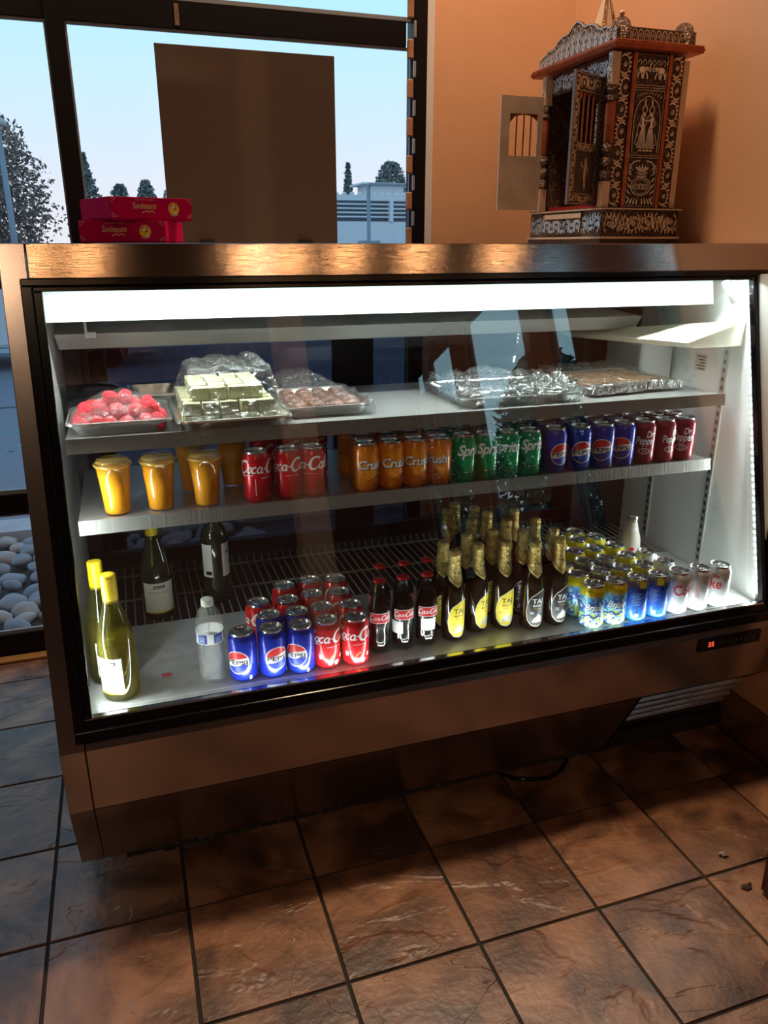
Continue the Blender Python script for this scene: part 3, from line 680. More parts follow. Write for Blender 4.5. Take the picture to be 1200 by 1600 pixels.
# ---------------------------------------------------------------- cans
ALU = pm('can_aluminium', (.78,.79,.80), .22, 1.)
ALUD = pm('tab_aluminium', (.55,.56,.58), .25, 1.)
CR = .0330
def body_mat(name, col, metal=.12, rough=.22, **k): return pm(name, col, rough, metal, **k)
RED = body_mat('cola_red', (.62,.010,.018)); BLUE = body_mat('soda_blue', (.010,.030,.42)); GREEN = body_mat('lime_green', (.010,.30,.080))
MAROON = body_mat('pepper_maroon', (.26,.014,.032)); SILV = body_mat('diet_silver', (.70,.72,.73), .35, .3)
def banded(name, stops, blot=None, scale=60., lo=.5, hi=.56):
    m, t, o = nodes(name); N = t.nodes.new; L = t.links.new
    b = N('ShaderNodeBsdfPrincipled'); L(b.outputs[0], o.inputs[0]); b.inputs['Roughness'].default_value = .25; b.inputs['Metallic'].default_value = .08
    tcn = N('ShaderNodeTexCoord').outputs['Object']; sx = N('ShaderNodeSeparateXYZ'); L(tcn, sx.inputs[0])
    mr = N('ShaderNodeMapRange'); mr.inputs['From Max'].default_value = .122; L(sx.outputs['Z'], mr.inputs[0])
    def ramp(st):
        r = N('ShaderNodeValToRGB'); r.color_ramp.interpolation = 'CONSTANT' if len(st[0]) > 2 else 'LINEAR'
        e = r.color_ramp.elements; e[0].position = st[0][0]; e[0].color = rgb(st[0][1]); e[1].position = st[-1][0]; e[1].color = rgb(st[-1][1])
        for s_ in st[1:-1]: x = e.new(s_[0]); x.color = rgb(s_[1])
        L(mr.outputs[0], r.inputs[0]); return r.outputs[0]
    base = ramp(stops)
    for i, (bstops, sc, l0, h0) in enumerate(blot or []):
        n = N('ShaderNodeTexNoise'); n.inputs['Scale'].default_value = sc; n.inputs['Detail'].default_value = 3; n.inputs['Distortion'].default_value = 1.5
        mp = N('ShaderNodeMapping'); mp.inputs['Location'].default_value = (i*3.1,i*1.7,0); L(tcn, mp.inputs[0]); L(mp.outputs[0], n.inputs['Vector'])
        k = N('ShaderNodeMapRange'); k.inputs['From Min'].default_value = l0; k.inputs['From Max'].default_value = h0; L(n.outputs['Fac'], k.inputs[0])
        mz = N('ShaderNodeMath'); mz.operation = 'MULTIPLY'; L(k.outputs[0], mz.inputs[0])
        zr = N('ShaderNodeValToRGB'); L(mr.outputs[0], zr.inputs[0]); e = zr.color_ramp.elements
        e[0].position = 0; e[0].color = (1,1,1,1); e[1].position = bstops[1]; e[1].color = (0,0,0,1); x = e.new(max(.01,bstops[1]-.04)); x.color = (1,1,1,1)
        L(zr.outputs[0], mz.inputs[1])
        mx = N('ShaderNodeMix'); mx.data_type = 'RGBA'; L(mz.outputs[0], mx.inputs[0]); L(base, mx.inputs[6]); mx.inputs[7].default_value = rgb(bstops[0]); base = mx.outputs[2]
    L(base, b.inputs['Base Color']); return m
YEL = (.62,.55,.015)
BRISK = banded('lemon_tea_print', [(0,(.02,.10,.42)),(.62,(.02,.12,.50)),(.74,(.10,.40,.65)),(.78,YEL),(1,YEL)],
    [(((.25,.62,.80),.80), 38, .52, .56), (((.80,.88,.88),.80), 55, .58, .61), (((.50,.62,.08),.40), 50, .50, .54)])
BRISKB = banded('tea_back_print', [(0,(.03,.16,.55)),(.74,(.012,.05,.42)),(.80,(.04,.06,.30)),(1,(.25,.25,.2))], [(((.03,.25,.70),.9), 60, .55, .6)])
CRUSH = banded('orange_print', [(0,(.88,.25,.015)),(.5,(.90,.33,.025)),(1,(.86,.22,.015))], [(((.62,.07,.01),1.2), 46, .56, .60), (((.05,.09,.02),1.2), 70, .665, .69)])
def can(kind):
    P = thing(kind['name'], (0,0,0), '', 'can')
    b = MB().lathe([(.0225,.0006),(.0245,0),(.0265,.0035),(.0318,.0085),(CR,.0125),(CR,.1035),(.0322,.1075),(.0275,.1165)], 36, 0)
    b.build('body', kind['mat'], P)
    l = MB().lathe([(.0275,.1163),(.0268,.1185),(.0276,.1205),(.0270,.1222),(.0262,.1222),(.0252,.1205),(.0250,.1165),(.0235,.1158),(.0228,.1176),(.012,.1178),(0,.1178)], 36, 0)
    MB().lathe([(0,.0035),(.015,.0030),(.0245,.0002),(.0265,.0036)], 30, 0).build('base_rim', ALU, P)
    ld = l.build('lid', ALU, P)
    tb = MB(); ring = [(.0075*math.cos(a)*1., .011*math.sin(a)+.003, .1196) for a in [2*PI*i/16 for i in range(16)]]
    tb.tube(ring, .0014, 6, closed=True); tb.box(-.005,.005,-.008,-.001,.1188,.1202); tb.lathe([(0,.0022),(.0022,.0018),(.0028,0)],10,c=(0,-.003,.1186))
    tb.tube([(.0105*math.cos(a), -.0125+.008*math.sin(a), .1180) for a in [2*PI*i/16 for i in range(16)]], .0005, 4, closed=True)
    tb.build('tab', ALUD, ld)
    if kind.get('art'):
        pr = Print(CR); kind['art'](pr); pr.build('printed_logo', P)
    return P
def art_cola(p, extra=False):
    V = script_coca(.0275, 'Coca-Cola'); p.put(V, INKW, .083)
    p.put(text2d('ORIGINAL TASTE', .0036, width=.034), INKW, .060, .006)
    if extra:
        for u, h, s in ((-.004,.020,1.),(.012,.018,.9),(.028,.030,.6)):
            p.put(join2d([disc2d(.0058*s,10,cy=-.001), ([(a*1.5+.002,b*.8+.002) for a,b in disc2d(.005*s,10)[0]], disc2d(.005*s,10)[1])]), INKW, h, u)
        p.put(stroke([(-.010,.0),(-.004,.010),(.002,.014),(.004,.012)], .0022), INKG, .026, .004, 2)
        p.put(rect2d(-.004,.004,0,.011,2), INKW, .030, -.027)
    else:
        p.put(text2d('12 FL OZ (355 mL)', .0026, width=.018), INKW, .016, .012)
        p.put(rect2d(-.0006,.0006,0,.04,1), INKW, .020, -.022)
def art_pepsi(p):
    R = .0275; z = .054
    p.put(disc2d(R+.0022, 28), INKW, z, 0, 0)
    zr = lambda u: .0085 + .0028*math.sin(u/R*2.2); zb = lambda u: -.0085 + .0028*math.sin(u/R*2.2)
    p.put(disc2d(R, 28, None, zr), INKR, z, 0, 1); p.put(disc2d(R, 28, zb, None), lit('ink_pepsi_blue', (.012,.04,.42)), z, 0, 1)
    p.put(text2d('PEPSI', .0155, bold=.022, width=.050), INKK, z-.0052, 0, 2)
    p.put(rect2d(-.003,.003,0,.005,1), INKGR, .008, .031); p.put(rect2d(-.003,.003,.006,.010,1), INKGR, .008, .031)
def art_crush(p):
    p.put(text2d('Crush', .031, shear=.12, bold=.035, width=.070, spacing=.92), INKK, .0585, .0013, 1)
    p.put(text2d('Crush', .031, shear=.12, bold=.022, width=.070, spacing=.92), INKW, .0600, 0, 2)
    p.put(text2d('Orange', .0085, width=.020), INKW, .043, .019, 1)
    for k in range(3): p.put(rect2d(-.008,.010,0,.0007,3), INKW, .031-k*.004, .012+.002*k)
def art_sprite(p):
    p.put(text2d('Sprite', .038, shear=.32, bold=.028, width=.076, spacing=.93), INKW, .073, 0, 1)
    p.put(text2d('LEMON-LIME', .0042, width=.020), INKLG, .028, .006); p.put(rect2d(-.004,.004,0,.003,2), INKW, .028, -.014)
    for k in range(2): p.put(rect2d(-.010,.010,0,.0007,3), INKGR, .022-k*.003, .008)
def art_pepper(p):
    p.put(text2d('Dr', .026, shear=.2, bold=.02, width=.022), INKW, .078, .010, 1)
    p.put(text2d('Pepper', .030, shear=.2, bold=.018, width=.056), INKW, .059, 0, 1)
    p.put(outline2d([(.016*math.cos(a),.0075*math.sin(a)) for a in [2*PI*i/24 for i in range(24)]], .0012), INKW, .040, -.004)
    p.put(outline2d([(.012*math.cos(a),.0088*math.sin(a)) for a in [2*PI*i/24 for i in range(24)]], .0008), INKW, .040, -.004)
    p.put(text2d('23', .0135, bold=.01, width=.013), INKW, .0355, -.004)
def art_brisk(p):
    p.put(text2d('Brisk', .0270, shear=.35, bold=.05, width=.050), lit('ink_navy', (.01,.02,.10)), .0545, .001, 1)
    p.put(text2d('Brisk', .0265, shear=.35, bold=.02, width=.049), INKW, .0550, 0, 2)
    p.put(text2d('LEMON', .0055, bold=.02, width=.020), INKW, .046, .006, 2)
    p.put(stroke([(-.026,.0),(-.012,.008),(.0,.0),(.012,.006),(.026,.002)], .0045), INKB, .034)
    p.put(stroke([(-.024,.0),(-.008,.006),(.006,-.002),(.024,.004)], .0030), INKW, .024)
    for u, h in ((-.018,.012),(-.004,.018),(.010,.011),(.021,.019)): p.put(disc2d(.0042,8), INKLG, h, u)
def art_briskback(p):
    for k in range(9): p.put(rect2d(-.012,.012-.0025*(k % 3),0,.0012,3), lit('ink_pale_blue', (.35,.52,.85)), .085-k*.0045, .0)
    p.put(rect2d(-.0055,.0055,0,.010,2), INKW, .016, .004); 
    for k in range(5): p.put(rect2d(-.0045+k*.002,-.0036+k*.002,.001,.009,1), INKK, .016, .004, 2)
    p.put(rect2d(-.010,.008,0,.018,3), lit('ink_tea_yellow', YEL), .100, .015)
def art_diet(p):
    p.put(text2d('Coke', .042, bold=.012, width=.074), INKR, .060, 0, 1)
    p.put(text2d('Diet', .018, shear=.25, bold=.02, width=.019), INKR, .090, .020, 1)
    p.put(rect2d(-.009,.009,0,.0012,3), INKGR, .020, .004); p.put(rect2d(-.009,.006,0,.0012,3), INKGR, .016, .004)
def art_dietback(p):
    for k in range(11): p.put(rect2d(-.008,.006-.002*(k % 3),0,.0016,2), lit('ink_faded_red', (.55,.16,.16)), .088-k*.0045, .0)
    for k in range(7): p.put(rect2d(-.007+k*.0022,-.006+k*.0022,0,.008,1), INKGR, .012)
K = {
 'cola': dict(name='cola_can', mat=RED, art=art_cola), 'colax': dict(name='cola_can', mat=RED, art=lambda p: art_cola(p, True)),
 'pepsi': dict(name='blue_soda_can', mat=BLUE, art=art_pepsi), 'crush': dict(name='orange_soda_can', mat=CRUSH, art=art_crush),
 'sprite': dict(name='lime_soda_can', mat=GREEN, art=art_sprite), 'pepper': dict(name='maroon_soda_can', mat=MAROON, art=art_pepper),
 'brisk': dict(name='iced_tea_can', mat=BRISK, art=art_brisk), 'briskb': dict(name='iced_tea_can', mat=BRISKB, art=art_briskback),
 'diet': dict(name='diet_cola_can', mat=SILV, art=art_diet), 'dietb': dict(name='diet_cola_can', mat=SILV, art=art_dietback)}
proto = {}; used = {}
DZ, SZ = .5072, .9002
ORD = ['first','second','third','fourth','fifth','sixth','seventh','eighth','ninth','tenth']
def place(kind, x, y, z, off, label, group):
    if kind not in proto: proto[kind] = can(K[kind]); o = proto[kind]
    else: o = copy_tree(proto[kind])
    o.location = (x, y, z + .0002); o.rotation_euler = (0, 0, -math.atan2(x, y) + math.radians(off))
    o['label'] = label; o['group'] = group
    return o

# lower shelf front row, left to right, with the rows behind
xs0 = [.268,.343,.403]
for i, (x, off) in enumerate(zip(xs0, (32, 5, -22))):
    place('cola', x, 1.757, SZ, off, 'red cola can on the lower shelf beside the juice cups, %s of three in front' % ['left','middle','right'][i], 'red cola cans on the lower shelf')
for i, (x, y) in enumerate(((.308,1.90),(.378,1.92),(.45,1.93))):
    place('cola', x, y, SZ, 120, 'red cola can, %s of three in the second row, lower shelf' % ['left','middle','right'][i], 'red cola cans on the lower shelf')
rows = [('crush', (.535,.600,.664,.729), (30,27,18,-22), 'orange soda can'), ('sprite', (.796,.858,.922,.984), (42,30,-2,30), 'green lime soda can'),
        ('pepsi', (1.060,1.135,1.207,1.272), (38,20,3,-3), 'blue soda can'), ('pepper', (1.338,1.404,1.470), (18,48,6), 'maroon soda can')]
for kind, X, OFF, nm in rows:
    for i, (x, off) in enumerate(zip(X, OFF)):
        place(kind, x, 1.752, SZ, off, '%s, %s from the left in the front row, lower shelf' % (nm, ORD[i]), nm + 's on the lower shelf')
    for r in (1, 2, 3):
        if kind == 'crush' and r > 2: continue
        for i, x in enumerate(X):
            place(kind, x + .012*(r % 2), 1.752 + .068*r, SZ, 40+37*i+r*50, '%s, %s from the left in the %s row, lower shelf' % (nm, ORD[i], ORD[r]), nm + 's on the lower shelf')
# deck: blue and red cans on the left
for i, (x, y, off) in enumerate(((.190,1.612,-26),(.258,1.607,22),(.326,1.603,-26))):
    place('pepsi', x, y, DZ, off, 'blue soda can on the deck, %s of the three in front' % ['left','middle','right'][i], 'blue soda cans on the deck')
for i, (x, y) in enumerate(((.266,1.676),(.333,1.673))):
    place('pepsi', x, y, DZ, 150, 'blue soda can on the deck in the second row, %s of the two' % ['left','right'][i], 'blue soda cans on the deck')
place('colax', .390, 1.607, DZ, 20, 'red cola can at the very front of the deck, next to the blue cans', 'red cola cans on the deck')
place('colax', .459, 1.599, DZ, 10, 'red cola can at the very front of the deck, next to the glass bottles', 'red cola cans on the deck')
for i, (x, y, off) in enumerate(((.252,1.752,-40),(.334,1.832,90),(.404,1.846,150),(.473,1.834,60),(.325,1.745,100),(.391,1.759,170),(.460,1.752,80),(.397,1.680,110),(.467,1.671,60))):
    place('cola', x, y, DZ, off, 'red cola can on the deck, ' + ['leftmost and alone behind the blue cans','left one of the rear row','middle one of the rear row','right one of the rear row','left one of the third row','middle one of the third row','right one of the third row','left one of the second row','right one of the second row'][i], 'red cola cans on the deck')
# deck: right hand cans
frontr = [('brisk',1.108,12),('brisk',1.175,18),('briskb',1.243,8),('briskb',1.309,-8),('diet',1.376,52),('dietb',1.444,10),('diet',1.512,-42)]
nmr = {'brisk':'yellow topped iced tea can','briskb':'iced tea can turned to its blue back','diet':'silver diet cola can','dietb':'silver diet cola can turned around'}
for i, (k, x, off) in enumerate(frontr):
    place(k, x, 1.584, DZ, off, '%s, %s of seven in the front right row' % (nmr[k], ORD[i]), 'cans at the right end of the deck')
back = [('brisk',1.035,1.653),('brisk',1.104,1.655),('briskb',1.174,1.656),('brisk',1.243,1.655),('brisk',1.313,1.655),('dietb',1.381,1.655),
        ('brisk',1.100,1.728),('briskb',1.170,1.730),('briskb',1.238,1.729),('brisk',1.308,1.729),('dietb',1.378,1.731),
        ('brisk',1.115,1.803),('brisk',1.184,1.804),('brisk',1.252,1.806),('brisk',1.322,1.808),
        ('brisk',1.172,1.880),('brisk',1.243,1.885),('brisk',1.308,1.887),('brisk',1.205,1.945),('brisk',1.272,1.947)]
cnt = {}
for i, (k, x, y) in enumerate(back):
    r = int(round((y-1.584)/.073)); cnt[r] = cnt.get(r, 0) + 1
    place(k, x, y, DZ, 60+47*i, '%s, right of the deck, %s in row %s' % (nmr[k], ORD[cnt[r]-1], ['one','two','three','four','five','six'][r]), 'cans at the right end of the deck')

# ---------------------------------------------------------------- glass bottles
CGL = thin('bottle_glass', (.90,.95,.93), f0=.05, rough=.02)
COLA = pm('cola_liquid', (.012,.004,.003), .08, spec=.6)
CAPR = pm('red_crown_cap', (.60,.015,.02), .3, .3)
def crown(mb, z, r=.0155, h=.0065, mi=0):
    n = 42; vs = []; 
    for (rr, zz, w) in ((r*1.04,z,1),(r,z+.002,.5),(r*.93,z+h*.8,0),(r*.78,z+h,0),(0,z+h,0)):
        for k in range(n): a = 2*PI*k/n; q = rr*(1+.05*w*(1 if k % 2 else -1)); vs.append((q*math.sin(a), -q*math.cos(a), zz))
    fs = [(i*n+k, i*n+(k+1)%n, (i+1)*n+(k+1)%n, (i+1)*n+k) for i in range(4) for k in range(n)]
    mb.add(vs, fs, mi, True); return mb
def coke_bottle():
    P = thing('cola_bottle', (0,0,0), '', 'bottle')
    pr = [(0,.002),(.022,.0),(.0275,.004),(.0288,.015),(.0272,.034),(.0255,.050),(.0262,.066),(.0288,.085),(.0293,.100),(.0288,.114),(.0255,.128),(.0205,.142),(.0165,.157),(.0140,.172),(.0130,.182),(.0145,.184),(.0145,.188),(.0130,.190),(.0130,.1935)]
    b = MB(); n = 40; vs = []
    for r, z in pr:
        fl = .0007 if .008 < z < .085 else 0
        for k in range(n): a = 2*PI*k/n; q = r + fl*(1 if (k//2) % 2 else -1); vs.append((q*math.sin(a), -q*math.cos(a), z))
    b.add(vs, [(i*n+k, i*n+(k+1)%n, (i+1)*n+(k+1)%n, (i+1)*n+k) for i in range(len(pr)-1) for k in range(n)], 0, True)
    b.build('glass_body', CGL, P)
    MB().lathe([(0,.012),(.020,.010),(.0258,.018),(.0250,.034),(.0235,.050),(.0242,.066),(.0268,.085),(.0272,.100),(.0266,.114),(.0235,.127),(.0185,.141),(.0148,.154),(0,.155)], 32).build('cola_liquid', COLA, P)
    crown(MB(), .1885).build('crown_cap', CAPR, P)
    p = Print(.0293)
    p.put(rect2d(-.0285,.0285,-.0135,.0135,18), INKW, .100, 0, 0); p.put(rect2d(-.027,.027,-.012,.012,18), INKR, .100, 0, 1)
    p.put(script_coca(.0115), INKW, .100, 0, 2); p.build('wrap_label', P)
    return P
cb = coke_bottle(); first = True
bl_spots = [(.531,1.634,8),(.593,1.634,12),(.655,1.632,16),(.560,1.718,-25),(.624,1.716,30),(.690,1.720,10)]
sticker = None
for i, (x, y, off) in enumerate(bl_spots):
    o = cb if i == 0 else copy_tree(cb)
    o.location = (x, y, DZ); o.rotation_euler = (0,0,-math.atan2(x,y)+math.radians(off))
    o['label'] = 'small glass cola bottle with red crown cap, %s in the %s row' % (['left','middle','right'][i % 3], 'front' if i < 3 else 'back'); o['group'] = 'glass cola bottles'
for i, off in ((2, 0), (1, -52)):
    o = [c for c in COL.objects if c.name.startswith('cola_bottle') and c.get('label','').startswith('small glass cola bottle with red crown cap, %s in the front' % ['left','middle','right'][i])][0]
    p = Print(.0272, lambda z: .0262 + .0022*abs(z-.052)/.035)
    p.put(rect2d(-.020,.020,-.017,.017,14), INKW, .064, math.radians(off)*.0272, 0)
    for k in range(8): p.put(rect2d(-.016,.014-.003*(k%3),-.0005,.0005,8), INKGR, .077-k*.0038, math.radians(off)*.0272, 1)
    p.build('import_sticker', o)

FOIL = pm('gold_foil', (.72,.56,.20), .28, .9, bump=.5, bscale=220, col2=(.55,.40,.12), scale=90)
DGL = pm('dark_brown_glass', (.010,.005,.003), .06, spec=.7, coat=.5)
def beer(yellow):
    P = thing('beer_bottle', (0,0,0), '', 'bottle'); H = .243
    pr = [(0,.003),(.024,0),(.0290,.004),(.0303,.012),(.0303,.118),(.0290,.132),(.0240,.155),(.0185,.178),(.0155,.200),(.0145,.224),(.0150,.232),(.0140,.236),(.0,.237)]
    MB().lathe(pr, 40).build('glass_body', DGL, P)
    prof = lambda z: (.0303 if z < .118 else .0303-(z-.118)/.014*.0013 if z < .132 else .0290-(z-.132)/.023*.005 if z < .155 else .0240-(z-.155)/.023*.0055 if z < .178 else .0185-(z-.178)/.022*.003 if z < .200 else .0155-(z-.200)/.024*.001)
    mb = MB(); n = 40; vs = []; rows = 12
    for j in range(rows+1):
        for k in range(n):
            a = 2*PI*k/n; d = min(a, 2*PI-a)/PI; zb = .150 + .030*min(1, d*1.9)
            z = zb + (.228-zb)*j/rows; r = prof(z)+.0007; vs.append((r*math.sin(a), -r*math.cos(a), z))
    mb.add(vs, [(j*n+k, j*n+(k+1)%n, (j+1)*n+(k+1)%n, (j+1)*n+k) for j in range(rows) for k in range(n)], 0, True)
    mb.lathe([(.0152,.226),(.0165,.229),(.0165,.233),(.0150,.235),(.0152,.241),(.0135,H),(0,H)], 28)
    fo = mb.build('neck_foil', FOIL, P)
    p = Print(.0155, lambda z: prof(z)+.0006)
    p.put(text2d('TAJ', .0115, bold=.01, width=.019), lit('ink_brown', (.05,.025,.01)), .183, 0, 1); p.put(text2d('MAHAL', .0042, width=.014), lit('ink_brown', (0,0,0)), .178, 0, 1)
    for k in range(2): p.put(stroke([(-.016,.020),(-.008,.008),(0,0),(.008,.008),(.016,.020)], .0009, 0, 2), lit('ink_brown', (0,0,0)), .157+.004*k, 0, 1)
    p.build('foil_print', fo)
    p = Print(.0303)
    LAB = [(a*1.16,b*1.16) for a,b in [(.019,.046),(.004,.041),(-.012,.030),(-.020,.014),(-.0225,-.006),(-.019,-.026),(-.009,-.038),(.004,-.041),(.014,-.037),(.0205,-.024),(.0222,.0),(.0222,.030)]]
    def poly(pts, s=1., n=26):
        us = [a*s for a,b in pts]; u0, u1 = min(us), max(us); V = []; F = []
        for i in range(n+1):
            u = u0 + (u1-u0)*(i+.001)/(n+.002); hs = []
            for q in range(len(pts)):
                (a,b),(c,d) = pts[q], pts[(q+1)%len(pts)]; a*=s;b*=s;c*=s;d*=s
                if (a-u)*(c-u) <= 0 and a != c: hs.append(b+(d-b)*(u-a)/(c-a))
            V += [(u,min(hs)),(u,max(hs))]
        for i in range(n): F.append((2*i,2*i+2,2*i+3,2*i+1))
        return V, F
    base = INKY if yellow else INKK; rim = INKG
    p.put(poly(LAB, 1.06), lit('ink_cream', (.75,.70,.50)), .062, 0, 0); p.put(poly(LAB), base, .062, 0, 1)
    ik = INKK if yellow else INKW
    p.put(text2d('TAJ', .0185, bold=.015, width=.030), ik, .080, .003, 2); p.put(text2d('MAHAL', .0078, bold=.015, width=.025), ik, .0705, .003, 2)
    p.put(text2d('Premium', .006, shear=.4, width=.020), INKR if yellow else INKG, .0625, .003, 2)
    for k in range(3): p.put(rect2d(-.006,.004,0,.0007,2), ik, .055-k*.003, -.010, 2)
    p.put(([(a,b) for a,b in poly([(-.013,-.012),(-.008,.0),(-.002,.004),(.004,.013),(.010,.005),(.016,.006),(.0165,-.012)])[0]], poly([(-.013,-.012),(-.008,.0),(-.002,.004),(.004,.013),(.010,.005),(.016,.006),(.0165,-.012)])[1]), lit('ink_stone', (.52,.50,.45)), .037, .002, 2)
    p.build('oval_label', P)
    return P
pb = {}
beers = [(.731,1.638,1,28),(.806,1.660,1,48),(.880,1.655,1,20),(.952,1.627,0,26),(1.024,1.630,0,34),
         (.728,1.705,1,10),(.808,1.738,1,0),(.885,1.740,1,10),(.962,1.715,0,12),(1.046,1.700,0,14),
         (.868,1.838,1,20),(.955,1.800,1,20),(1.040,1.790,0,10),(.935,1.880,0,20),(1.020,1.880,0,20),(.836,1.935,1,20),(.880,1.985,1,10),(.920,1.935,1,20),(.775,1.790,1,10)]
beers = beers[:18]
rn = {0:'front',1:'second',2:'third',3:'fourth',4:'rear'}
for i, (x, y, yl, off) in enumerate(beers):
    if yl not in pb: pb[yl] = beer(yl); o = pb[yl]
    else: o = copy_tree(pb[yl])
    o.location = (x, y, DZ); o.rotation_euler = (0,0,-math.atan2(x,y)+math.radians(off))
    r, q = (0,i) if i < 5 else (1,i-5) if i < 10 else (2,i-10) if i < 13 else (3,i-13) if i < 15 else (4,i-15)
    o['label'] = 'gold necked dark beer bottle, %s label, %s from the left in the %s row' % ('yellow' if yl else 'black', ORD[q], rn[r]); o['group'] = 'gold necked beer bottles'

OLV = thin('olive_glass', (.50,.50,.20), f0=.05, rough=.02, diff=.06, dcol=(.20,.20,.04), gadd=.01)
OLD = pm('dark_olive_glass', (.018,.020,.008), .08, spec=.6, coat=.4)
WINE = thin('white_wine', (.80,.70,.10), f0=.03, rough=.02, diff=.22, dcol=(.45,.36,.02))
YCAP = pm('yellow_capsule', (.68,.47,.008), .4, bump=.0)
def wine(kind):
    P = thing('wine_bottle', (0,0,0), '', 'bottle')
    if kind != 'red': pr = [(0,.018),(.022,.004),(.036,.0),(.0405,.006),(.0412,.018),(.0412,.118),(.0400,.140),(.0360,.165),(.0290,.190),(.0215,.213),(.0168,.235),(.0152,.255),(.0150,.292),(.0,.293)]
    else: pr = [(0,.018),(.022,.004),(.034,.0),(.0375,.006),(.0380,.018),(.0380,.190),(.0355,.212),(.0270,.226),(.0175,.240),(.0155,.252),(.0150,.292),(.0,.293)]
    MB().lathe(pr, 44).build('glass_body', OLV if kind == 'front' else OLD, P)
    if kind == 'front': MB().lathe([(0,.020),(.030,.006),(.0395,.012),(.0397,.118),(.0388,.138),(.0365,.152),(0,.152)], 36).build('white_wine', WINE, P)
    cap = MB(); cpz = [(.0162,.232),(.0166,.234),(.0166,.262)] + [(.0166 - .0005*(k % 2), .264+.0028*k) for k in range(10)] + [(.0162,.294),(.0150,.2955),(0,.2955)]
    if kind == 'red': cap.lathe([(.0158,.250),(.0160,.29),(.015,.2945),(0,.2945)], 28)
    else: cap.lathe(cpz, 32)
    cap.build('capsule', BLACKM if kind == 'red' else YCAP, P)
    p = Print(.0412 if kind != 'red' else .0380)
    PAP = lit('label_paper', (.72,.73,.66), .6)
    if kind == 'red':
        for u0 in (-.031, .031):
            p.put(rect2d(-.017,.017,0,.098,10), PAP, .083, u0, 0)
            for k in range(9): p.put(rect2d(-.011,.010-.002*(k%3),0,.0009,3), INKGR, .150-k*.005, u0, 1)
        p.put(rect2d(-.004,.014,0,.011,4), INKK, .090, -.031, 1); p.put(stroke([(-.008,.0),(-.002,.006),(.004,.002),(.010,.010)], .004), INKK, .150, .034, 1)
    else:
        w = .046 if kind == 'mid' else .030
        p.put(rect2d(-w,w,0,.088,20), PAP, .022, 0, 0)
        p.put(rect2d(-w,w,0,.004,20), lit('ink_ochre', (.62,.45,.02)), .022, 0, 1)
        p.put(rect2d(-.016,.016,0,.009,6), INKK, .094, 0, 1); p.put(text2d('KIRKLAND', .0055, bold=.01, width=.027), INKW, .0962, 0, 2)
        p.put(text2d('SONOMA COUNTY', .0085, width=.062), lit('ink_brown', (0,0,0)), .080, 0, 1); p.put(text2d('CHARDONNAY', .0048, width=.034), INKGR, .066, 0, 1)
        for k in range(3): p.put(rect2d(-.018,.018-.004*k,0,.0006,5), INKGR, .058-k*.004, 0, 1)
        rr = random.Random(4)
        for k in range(7):
            u = -w*.85 + k*w*.28; p.put(stroke([(u-.006,0),(u-.003,.006+rr.random()*.005),(u+.002,.008),(u+.007,.0)], .0009), INKGR, .030+rr.random()*.004, 0, 1)
        if kind == 'front':
            p.put(rect2d(-.028,.028,0,.088,14), PAP, .022, PI*.0412*.92, 0)
            for k in range(12): p.put(rect2d(-.020,.018-.004*(k%3),0,.0008,6), INKGR, .098-k*.0055, PI*.0412*.92, 1)
    p.build('paper_label', P)
    return P
w1 = wine('front'); w1.location = (-.083, 1.626, DZ); w1.rotation_euler = (0,0,math.radians(-30)); tag(w1, 'white wine bottle with yellow capsule at the very front left corner of the deck')
w2 = copy_tree(w1); w2.location = (-.112, 1.712, DZ); w2.rotation_euler = (0,0,math.radians(15)); tag(w2, 'white wine bottle with yellow capsule half hidden behind the front left one')
w3 = wine('mid'); w3.location = (.020, 2.020, .5035); w3.rotation_euler = (0,0,math.radians(6)); tag(w3, 'dark green wine bottle with yellow capsule and cream label on the wire rack')
w4 = wine('red'); w4.location = (.185, 2.070, .5035); w4.rotation_euler = (0,0,math.radians(2)); tag(w4, 'dark brown bottle with two white labels and black cap on the wire rack')

# water bottle
PET = thin('clear_plastic_bottle', (.97,.98,.98), f0=.05, rough=.05, diff=.04, dcol=(.85,.9,.9), bump=.35, bscale=60, bstretch=(1,1,2.2), gadd=.02)
P = thing('water_bottle', (.120,1.628,DZ), 'clear plastic water bottle with blue and white label and white cap on the deck', 'bottle', rz=math.radians(-3))
pr = [(0,.004),(.020,.0),(.027,.004)]
for k in range(9): pr += [(.0312,.010+k*.0098),(.0294,.0150+k*.0098)]
pr += [(.0312,.100),(.0318,.104),(.0318,.130),(.0312,.134),(.0316,.142),(.0300,.158),(.0235,.176),(.0150,.188),(.0125,.192),(.0125,.199)]
MB().lathe(pr, 40).build('bottle_body', PET, P, shift=False)
MB().lathe([(.0135,.190),(.0142,.192),(.0142,.205),(.0130,.2065),(0,.2065)], 28).build('screw_cap', pm('white_cap', (.80,.84,.82), .4), P, shift=False)
p = Print(.0320); p.put(rect2d(-.100,.100,.104,.130,60), INKW, 0, 0, 0)
for u0 in (-.019,.019,.05,-.05): p.put(rect2d(-.011,.011,.106,.129,6), INKB, 0, u0, 1); p.put(text2d('WATER', .006, width=.016), lit('ink_sky', (.45,.65,.85)), .118, u0, 2); [p.put(rect2d(-.008,.006,0,.0012,3), lit('ink_sky', (0,0,0)), .109+.003*q, u0, 2) for q in range(3)]
p.build('wrap_label', P)
